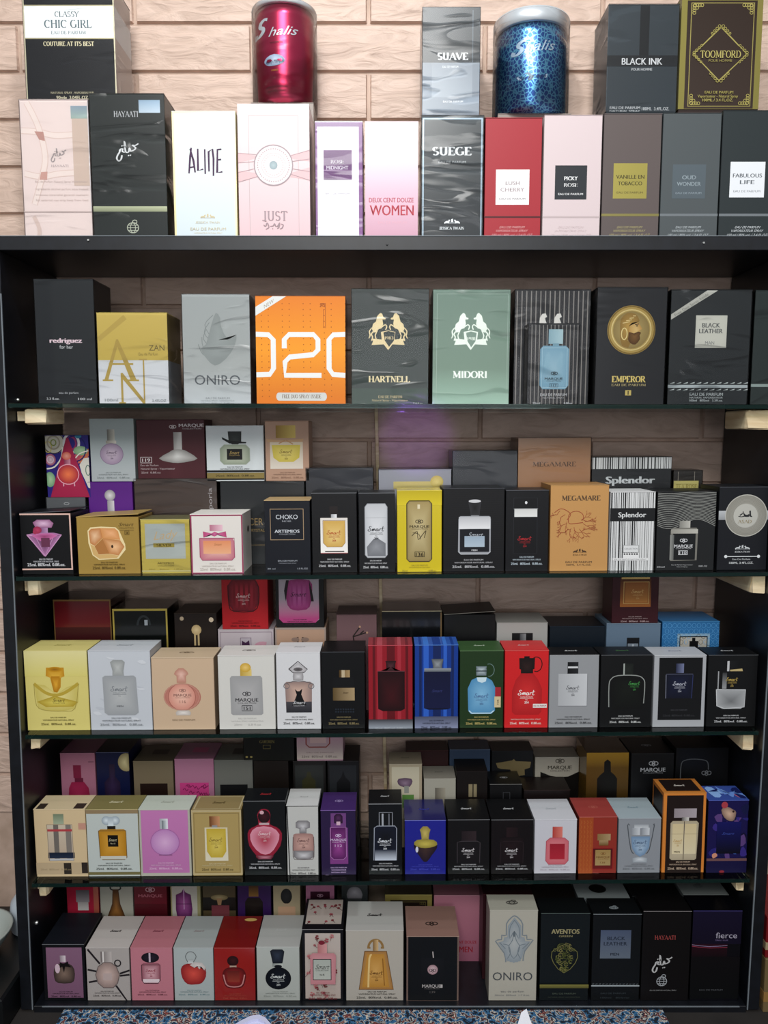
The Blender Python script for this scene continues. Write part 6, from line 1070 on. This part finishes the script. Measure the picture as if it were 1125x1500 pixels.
# ================================================================ BOTTOM BOARD
EK = dict(dep=.066)
b = bx(O1, 236, 470, 424, 'E', '15171c', 'black carton with a mauve panel and bow-tied bottle, bottom left', top='1c2029', edge='77797d', **EK); c = b.f
c.rect(256, 440, 456, 718, '7d5a72', '745068'); c.rect(332, 484, 364, 520, '8a7a84', 'd3c6cc', True); c.poly([(296, 560), (320, 530), (384, 530), (410, 560), (410, 610), (390, 636), (316, 636), (296, 610)], '3f3230', '7d685c', 2); c.ell(316, 556, 14, 26, 'c9b0bc'); c.poly([(330, 520), (350, 530), (376, 516), (380, 534), (396, 550), (360, 545), (352, 580), (344, 545), (328, 552), (332, 536)], '1a1416'); foot(c, '2b1c28', .84, .72, .52)
b = bx(O1, 474, 716, 444, 'E', 'a39c98', 'ivory carton with a faceted round bottle and crossing dark ribbons', top='b5aeaa', side='8d8682', edge='c9c3bf', **EK); c = b.f; toplogo(b, '3f3a3a')
for L in ([(484, 450), (550, 530)], [(480, 562), (530, 572)], [(484, 632), (530, 624)], [(636, 650), (694, 740)], [(660, 584), (716, 566)], [(660, 596), (714, 590)]): c.line(L, 11, '2a2428')
c.ring(650, 526, 17, 17, 7, '2a2428', n=12); c.rect(556, 462, 618, 522, '6a6260', 'b8b0ac', True); c.rect(566, 462, 574, 522, 'd8d2ce'); c.poly([(524, 590), (540, 545), (572, 522), (612, 522), (642, 545), (658, 590), (646, 636), (620, 662), (566, 662), (536, 636)], '8a7670', 'cdb3aa'); c.line([(524, 590), (540, 545), (572, 522), (612, 522), (642, 545), (658, 590), (646, 636), (620, 662), (566, 662), (536, 636), (524, 590)], 4, '5d5250'); c.rect(566, 582, 616, 620, 'b3a09c'); foot(c, '4d4746', .82, .66, .46)
b = bx(O1, 718, 952, 444, 'E', 'b5727e', 'salmon pink carton with a clear bottle and black oval cap', top='ad6c76', side='9a5d68', edge='cf8d98', **EK); c = b.f; toplogo(b, '7d3c4a')
c.ell(828, 496, 50, 28, '181420', '34283a'); c.rect(820, 470, 830, 520, 'b9a8b4'); c.poly([(778, 536), (788, 526), (872, 526), (882, 536), (880, 620), (868, 638), (790, 638), (778, 620)], '8a4a58', 'd8a8b0'); c.rect(784, 614, 876, 634, 'd8c6ca'); c.line([(778, 536), (882, 536), (880, 622), (868, 638), (790, 638), (778, 622), (778, 536)], 4, '4a2c34'); smart(c, 830, 566, 56, '8a1c34'); foot(c, '6a3440', .80, .72)
b = bx(O1, 954, 1176, 444, 'E', 'a3abaa', 'white carton with a red apple-shaped bottle', top='9a9f9e', side='8d9392', edge='c3c9c8', **EK); c = b.f; c.fr = O2; toplogo(b, '8a8080')
c.line([(20, 520), (8, 490), (24, 466), (50, 466), (68, 490), (52, 520)], 4, '5d6060', 3); c.rect(22, 504, 50, 530, '9aa0a0', 'c9cccc'); c.poly([(-20, 560), (0, 534), (40, 528), (90, 534), (118, 556), (120, 600), (96, 636), (60, 644), (16, 642), (-12, 610)], '8a1c20', 'd04c40', 2); c.poly([(30, 536), (60, 520), (100, 524), (120, 548), (112, 566), (96, 546), (84, 560), (72, 542), (56, 552)], 'b9b0ac', 'd3ccc8'); c.fr = O1; foot(c, '6a8488', .80, .8)
b = bx(O2, 162, 392, 444, 'E', '8f1f1c', 'deep red carton with a dark red round-shouldered bottle', top='7d1a18', side='6d1614', edge='c9605a', fin='g', **EK); c = b.f; b.t.ell(72, 12, 16, 5, 'c9a860')
c.ell(268, 514, 32, 28, '2a0c0e', '4d1a1c'); c.rect(250, 540, 288, 550, 'a89080'); c.poly([(208, 600), (216, 566), (246, 550), (300, 550), (330, 566), (340, 600), (326, 650), (300, 664), (246, 664), (222, 650)], '5d1014', 'a02a28', 2); c.line([(214, 590), (226, 640), (250, 656), (296, 656), (320, 640), (332, 590)], 7, 'b87a78', 2); c.rect(236, 568, 304, 630, '6a201c', '8a3428'); foot(c, 'a84a3c', .87, .6)
b = bx(O2, 396, 636, 438, 'E', 'a8aca6', 'off-white carton with a dark navy round bottle and tall stopper', top='a5a5a2', side='92958f', edge='c9ccc6', **EK); c = b.f; toplogo(b, 'b0b0ae')
c.poly([(472, 460), (486, 450), (540, 450), (552, 462), (546, 500), (540, 528), (486, 528), (480, 500)], '171c26', '343e50'); c.rect(484, 528, 542, 546, '7d8480', 'b8bcb6', True); c.ell(516, 610, 72, 62, '10151e', '1c2432', 28); c.ell(516, 544, 22, 8, '10151e'); smart(c, 516, 598, 84, 'c3c8c6'); foot(c, '8d928c', .83, .78, .54)
b = bx(O2, 646, 876, 342, 'E', '15141a', 'black-edged carton covered in red floral print, pink bottle', top='19181d', edge='8d8b8c', **EK); c = b.f
c.rect(662, 362, 860, 722, 'b3a8a0', 'b0a198'); b.t.rect(6, 4, 94, 84, 'a89c94'); r = random.Random(9)
def petals(cv, x, y, s, col):
    for k in range(5): a = 2*math.pi*k/5+r.random(); cv.ell(x+s*math.cos(a), y+s*math.sin(a)*cv.fr[2]**0, s*.75, s*.6, col, n=7)
for k in range(34): x, y = r.uniform(668, 852), (r.uniform(368, 716)); petals(c, x, y, r.uniform(4, 9), r.choice(('7a2830', '94404a', '6a3430', 'b06a6c'))); c.line([(x, y), (x+r.uniform(-16, 16), y+r.uniform(8, 26))], 2.5, '6a4a44')
for k in range(16): x, y = r.uniform(12, 88), r.uniform(10, 78); b.t.ell(x, y, 4, 3.5, r.choice(('7a2830', '94404a')), n=6); b.t.line([(x, y), (x+r.uniform(-10, 10), y+8)], 1.6, '5d4440')
c.rect(734, 410, 786, 462, 'a86a6a', 'c99090', True); c.ell(756, 404, 18, 12, '7a2030'); c.poly([(692, 474), (704, 462), (824, 462), (836, 474), (832, 634), (692, 634)], 'b87a80', 'cc959a'); c.rect(706, 494, 810, 610, 'a3a8a0', 'b0b3aa'); c.frame(706, 494, 810, 610, 4, '3a3436'); c.t('Smart', 760, 536, 26, 80, '3a3c3a', 'i'); c.t('COLLECTION', 758, 556, 7, 70, '3a3c3a'); c.t('No 85', 758, 580, 10, 26, '3a3c3a', 'b'); foot(c, '7a2830', .86, .7)
b = bx(O2, 886, 1206, 348, 'E', 'aaa49a', 'larger cream carton with a trapezoid amber bottle and ring top', top='a8a6a2', side='918b82', edge='d0ccc4', dep=.062); c = b.f; toplogo(b, '3a3838')
c.ring(1051, 440, 40, 42, 13, '8a6a3c', 180, 360); c.rect(1036, 398, 1066, 458, '7a5a30', 'c9a878', True); c.rect(1004, 436, 1022, 446, '8a6a3c'); c.rect(1080, 436, 1098, 446, '8a6a3c'); c.poly([(990, 460), (1112, 460), (1150, 672), (958, 672)], '9a6c38', 'd0a86a'); c.poly([(1004, 476), (1098, 476), (1128, 660), (976, 660)], 'b07c30', 'c99a54'); c.line([(990, 460), (1112, 460), (1150, 672), (958, 672), (990, 460)], 4, '6a4c2c'); c.line([(1010, 660), (1016, 500), (1030, 480)], 10, 'd8b878', 2); c.line([(1090, 500), (1100, 650)], 6, '8a5c20'); smart(c, 1056, 578, 74, '6a4418'); foot(c, '3f3d3a', .87, .72, .54)
b = bx(O3, 168, 460, 380, 'E', '13161b', 'black carton with rose-copper edges and a round pink emblem', top='8a6a60', side='5d463e', edge='c0a090', dep=.064, fin='g'); c = b.f; loops(b.t, 50, 60, 22, '2f2522')
c.frame(168, 368, 460, 742, 9, '*8a7268'); c.rect(178, 384, 450, 732, '14171c'); c.rect(250, 498, 376, 626, '1a1c22', '15171c'); c.line([(314, 462), (318, 496)], 6, 'a9a2a0'); c.ell(314, 562, 29, 27, '9a7a80', 'cdb3b8'); loops(c, 314, 566, 34, '3f2c30'); c.t('MARQUE', 308, 652, 18, 104, 'b0aaa8', 'b'); c.rect(358, 644, 370, 662, 'b0aaa8'); c.t('COLLECTION', 310, 667, 6, 84, '6d6866'); c.t('139', 314, 686, 12, 30, '5d5856')
b = bx(O3, 622, 890, 238, 'E', 'a8a498', 'cream white carton with an ornate grey hand-shaped emblem', top='9d9a8e', side='8a867c', edge='c4c0b4', dep=.034); c = b.f; globe(b.t, 50, 52, 12, '3f3d3a')
c.line([(716, 520), (706, 470), (656, 404), (690, 396), (690, 372), (716, 372), (716, 310), (740, 278), (760, 266), (784, 280), (806, 312), (806, 372), (830, 372), (832, 396), (866, 398), (820, 460), (812, 514)], 7, '747d83', 2)
c.poly([(716, 504), (708, 466), (670, 412), (700, 404), (704, 384), (722, 382), (724, 320), (760, 274), (798, 320), (800, 382), (818, 384), (822, 404), (852, 406), (814, 462), (806, 500), (782, 520), (742, 520)], '868f95', 'a8abaa')
for L in ([(760, 290), (736, 330), (736, 390), (760, 350), (786, 390), (786, 330), (760, 290)], [(760, 350), (750, 400), (730, 440), (760, 500), (792, 440), (772, 400), (760, 350)], [(700, 420), (730, 430), (740, 470), (724, 500)], [(824, 420), (792, 430), (782, 470), (798, 500)], [(680, 412), (712, 446)], [(844, 412), (808, 446)]): c.line(L, 4, '6a747b', 3)
for k in range(5): c.ell(728+k*16, 516+abs(k-2)*-4, 8, 8, '868f95', n=8)
c.ell(760, 368, 8, 12, '5d666c'); c.t('ONIRO', 755, 597, 46, 222, '474c50'); c.t('eau de parfum', 755, 682, 10, 130, '5d6064'); c.t('50ml.e  80%vol  1.7 fl.oz.', 755, 703, 9, 196, '6d7074')
b = bx(O3, 902, 1176, 254, 'E', '161e22', 'dark teal carton with gold capitals over a filigree shield', top='0f1416', side='101618', edge='5d6a66', dep=.034); c = b.f
c.t('AVENTOS', 1040, 351, 26, 158, '*b8ad80', 'B'); c.t('GREEN', 1042, 377, 11, 76, '*a89e74', 'b'); r = random.Random(2)
for k in range(46):
    t = r.random(); y = 420+150*t; w = 68*(1-t)**.6 if t > .25 else 68*(.35+2.6*t); x = r.uniform(0, 1)*w
    for s in (-1, 1): c.ring(1036+s*x, y, r.uniform(5, 11), r.uniform(5, 10), 2.6, r.choice(('*7d8048', '*a8a060', '*5d6436')), r.uniform(0, 90), 330, 8)
c.line([(1036, 418), (966, 458), (976, 520), (1036, 574), (1098, 520), (1106, 458), (1036, 418)], 4, '*8a8650', 2)
c.rect(894, 640, 1176, 660, '*a09850', '*6d6838'); c.t('EAU DE PARFUM', 1040, 690, 9, 130, '4f584c'); c.t('NATURAL SPRAY VAPORISATEUR', 1040, 710, 8, 180, '3f473e')
b = bx(O4, 156, 426, 258, 'E', '12161a', 'black carton with a bluish silver square label plate', top='101316', side='0e1012', edge='8a9094', dep=.034); c = b.f; globe(b.t, 48, 62, 9, '7d8488')
c.rect(200, 344, 370, 500, '*5f6c88', '*7a8694'); c.t('BLACK', 288, 389, 20, 100, '2b3448', 'b'); c.t('LEATHER', 284, 418, 20, 130, '2b3448', 'b'); c.t('MEN', 282, 476, 15, 48, '20283a', 'b'); c.rect(150, 648, 426, 655, 'a0a8ac')
for k in range(14): c.line([(160+k*19, 642), (172+k*19, 640)], 2.5, '7d868a')
c.t('EAU DE PARFUM', 280, 692, 9, 140, '3f474c'); c.t('100ml   80%vol', 290, 716, 10, 160, '3a4246')
b = bx(O4, 430, 698, 242, 'E', '130f11', 'black carton with red serif name and silver calligraphy', top='0f0d0f', side='0e0c0d', edge='a09a9a', dep=.034); c = b.f
c.t('HAYAATI', 556, 385, 22, 116, '96403e', 'r'); haya(c, 548, 528, 112, 7, 'b3b3b3'); globe(c, 546, 626, 28, 'a0a4a8'); c.t('EAU DE PARFUM NATURAL SPRAY', 556, 676, 7, 150, '8a8a8a')
b = bx(O4, 702, 974, 240, 'E', '100f18', 'black carton fading to violet with lowercase name, bottom right', top='0c0c12', side='0c0b10', edge='5a54a0', dep=.034, fin='g'); c = b.f
c.rect(702, 240, 974, 420, '1c1436', '18102c'); c.rect(702, 420, 900, 490, '340c1c', '1c0a14'); c.rect(702, 490, 974, 722, '110c12', '0a0d10'); c.line([(694, 424), (800, 434), (900, 428)], 3, '8d7a9c', 2); c.line([(694, 432), (800, 442), (900, 438)], 2.5, '9a3a50', 2); c.t('fierce', 892, 372, 32, 118, 'a5a0b0'); c.t('bleu nuit', 868, 398, 10, 70, '6a5a80'); c.t('EAU DE PARFUM', 820, 674, 7, 130, '55585c')
# back row on the bottom board
EB = dict(Y=.086, dep=.055)
b = bx(O1, 370, 548, 28, 'E', '9c1c34', 'crimson box with a grey-capped glass bottle, back of bottom board', edge='b83c50', **EB); c = b.f; c.rect(422, 124, 496, 190, '5a5458', '8d8689'); c.rect(430, 190, 490, 235, 'a09a98', 'c0bab6'); c.rect(520, 40, 548, 300, 'b06a5a', '94402e')
b = bx(O1, 552, 736, 28, 'E', '9a988c', 'greyish white box with a slender amber teardrop bottle', edge='b0aea4', **EB); c = b.f; c.ring(640, 112, 30, 14, 8, '2b2826', n=14); c.poly([(624, 120), (656, 120), (664, 200), (690, 270), (700, 330), (580, 330), (590, 270), (618, 200)], '4a2c14', '8a5c2c')
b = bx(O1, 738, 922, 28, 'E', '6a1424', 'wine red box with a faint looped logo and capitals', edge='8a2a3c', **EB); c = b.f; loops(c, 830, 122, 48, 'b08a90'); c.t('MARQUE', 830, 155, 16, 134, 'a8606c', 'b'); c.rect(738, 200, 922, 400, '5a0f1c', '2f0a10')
b = bx(O1, 938, 1106, 28, 'E', '8a845e', 'olive-framed white box with a purple gem-cut bottle', edge='a09a74', **EB); c = b.f; c.rect(946, 90, 1088, 400, 'a8a59a'); c.poly([(968, 150), (1000, 136), (1012, 116), (1022, 136), (1052, 150), (1060, 230), (1050, 300), (978, 300), (966, 230)], '5a1c58', '8f4a84'); c.line([(1013, 118), (1013, 230)], 5, 'b08ab0'); c.line([(970, 200), (1058, 200)], 3, '3f1440')
b = bx(O2, 102, 286, 28, 'E', '4f432c', 'bronze brown box with a fan-topped pink bottle, back row', edge='6a5c40', **EB); c = b.f; c.rect(102, 164, 286, 236, '1a1410'); c.ell(195, 165, 48, 16, '6a5c3c', '948460'); c.rect(150, 208, 250, 330, '6d3038', '7d4448'); c.poly([(180, 170), (210, 170), (204, 206), (186, 206)], '8a6a4a')
b = bx(O2, 292, 480, 28, 'E', '3a1c5c', 'violet box with a dark arched bottle with amber cap', edge='503078', **EB); c = b.f; c.rect(356, 100, 410, 160, '4a3014', '7d5a2c'); c.poly([(334, 330), (334, 190), (350, 166), (416, 166), (434, 190), (434, 330)], '17100f', '241a18')
b = bx(O2, 488, 640, 28, 'E', '9a8c70', 'beige box with a black pebble-topped bottle, back row', edge='aea084', **EB); c = b.f; c.ell(562, 158, 32, 42, '0e0e10', '2a2a2e'); c.rect(545, 198, 582, 212, 'a08a70'); c.rect(514, 214, 612, 330, 'b08c70', 'c09c80')
b = bx(O2, 666, 828, 28, 'E', '9a607c', 'pink box with a plum label and looped logo', edge='b07a92', side='3f2030', **EB); c = b.f; c.rect(692, 132, 802, 206, '3f1228'); marque(c, 747, 178, 90, 'a07a8c'); c.ell(724, 230, 20, 14, '5d4a54'); c.ell(762, 230, 16, 14, '5d4a54')
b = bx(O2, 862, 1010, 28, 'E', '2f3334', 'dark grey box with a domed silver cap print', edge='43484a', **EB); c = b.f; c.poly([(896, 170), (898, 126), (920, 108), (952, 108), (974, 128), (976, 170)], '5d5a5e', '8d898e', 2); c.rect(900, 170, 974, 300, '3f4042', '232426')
b = bx(O3, 50, 312, 152, 'E', '*8a7d44'.strip('*'), 'gold-framed dark brown ornate box behind the copper-edged carton', edge='b0a45a', top='3a3424', fin='g', **EB); c = b.f; c.rect(80, 180, 286, 700, '2a1f18'); c.frame(88, 188, 278, 700, 3, '*7d7040')
for s in ((96, 198, 1), (270, 198, -1)):
    for k in range(3): c.ring(s[0]+s[2]*k*10, s[1], 6, 7, 2.5, '*7d7040', n=7)
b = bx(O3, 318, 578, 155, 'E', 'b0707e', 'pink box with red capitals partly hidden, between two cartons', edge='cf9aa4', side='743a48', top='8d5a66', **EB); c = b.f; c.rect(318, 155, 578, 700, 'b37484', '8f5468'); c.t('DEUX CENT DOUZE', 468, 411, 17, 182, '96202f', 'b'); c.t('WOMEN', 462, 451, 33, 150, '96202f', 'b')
bx(O3, 586, 860, 150, 'E', '3a0f18', 'dark burgundy box behind the cream emblem carton', edge='551c28', top='2b0e14', Y=.05, dep=.04)
bx(O3, 864, 1100, 172, 'E', '14100f', 'very dark box behind the filigree shield carton', edge='2a2422', top='17110e', Y=.05, dep=.04)
b = bx(O4, 76, 362, 172, 'E', '5f6468', 'grey-topped box with a black dot on its lid', edge='777c80', top='7d8384', Y=.05, dep=.04); b.t.ell(45, 45, 17, 24*b.W/b.D*.6, '101214')
bx(O4, 368, 642, 160, 'E', '101214', 'black box in the back row before the grey-topped pair', edge='34383c', top='0e1013', Y=.05, dep=.04)
b = bx(O4, 648, 900, 152, 'E', '6d7071', 'grey-topped box with a faint round mark on its lid, right end', edge='a0a4a4', top='6f7372', Y=.05, dep=.04); globe(b.t, 45, 50, 10, '55585a')
# ================================================================
for b in ALL: finish(b)
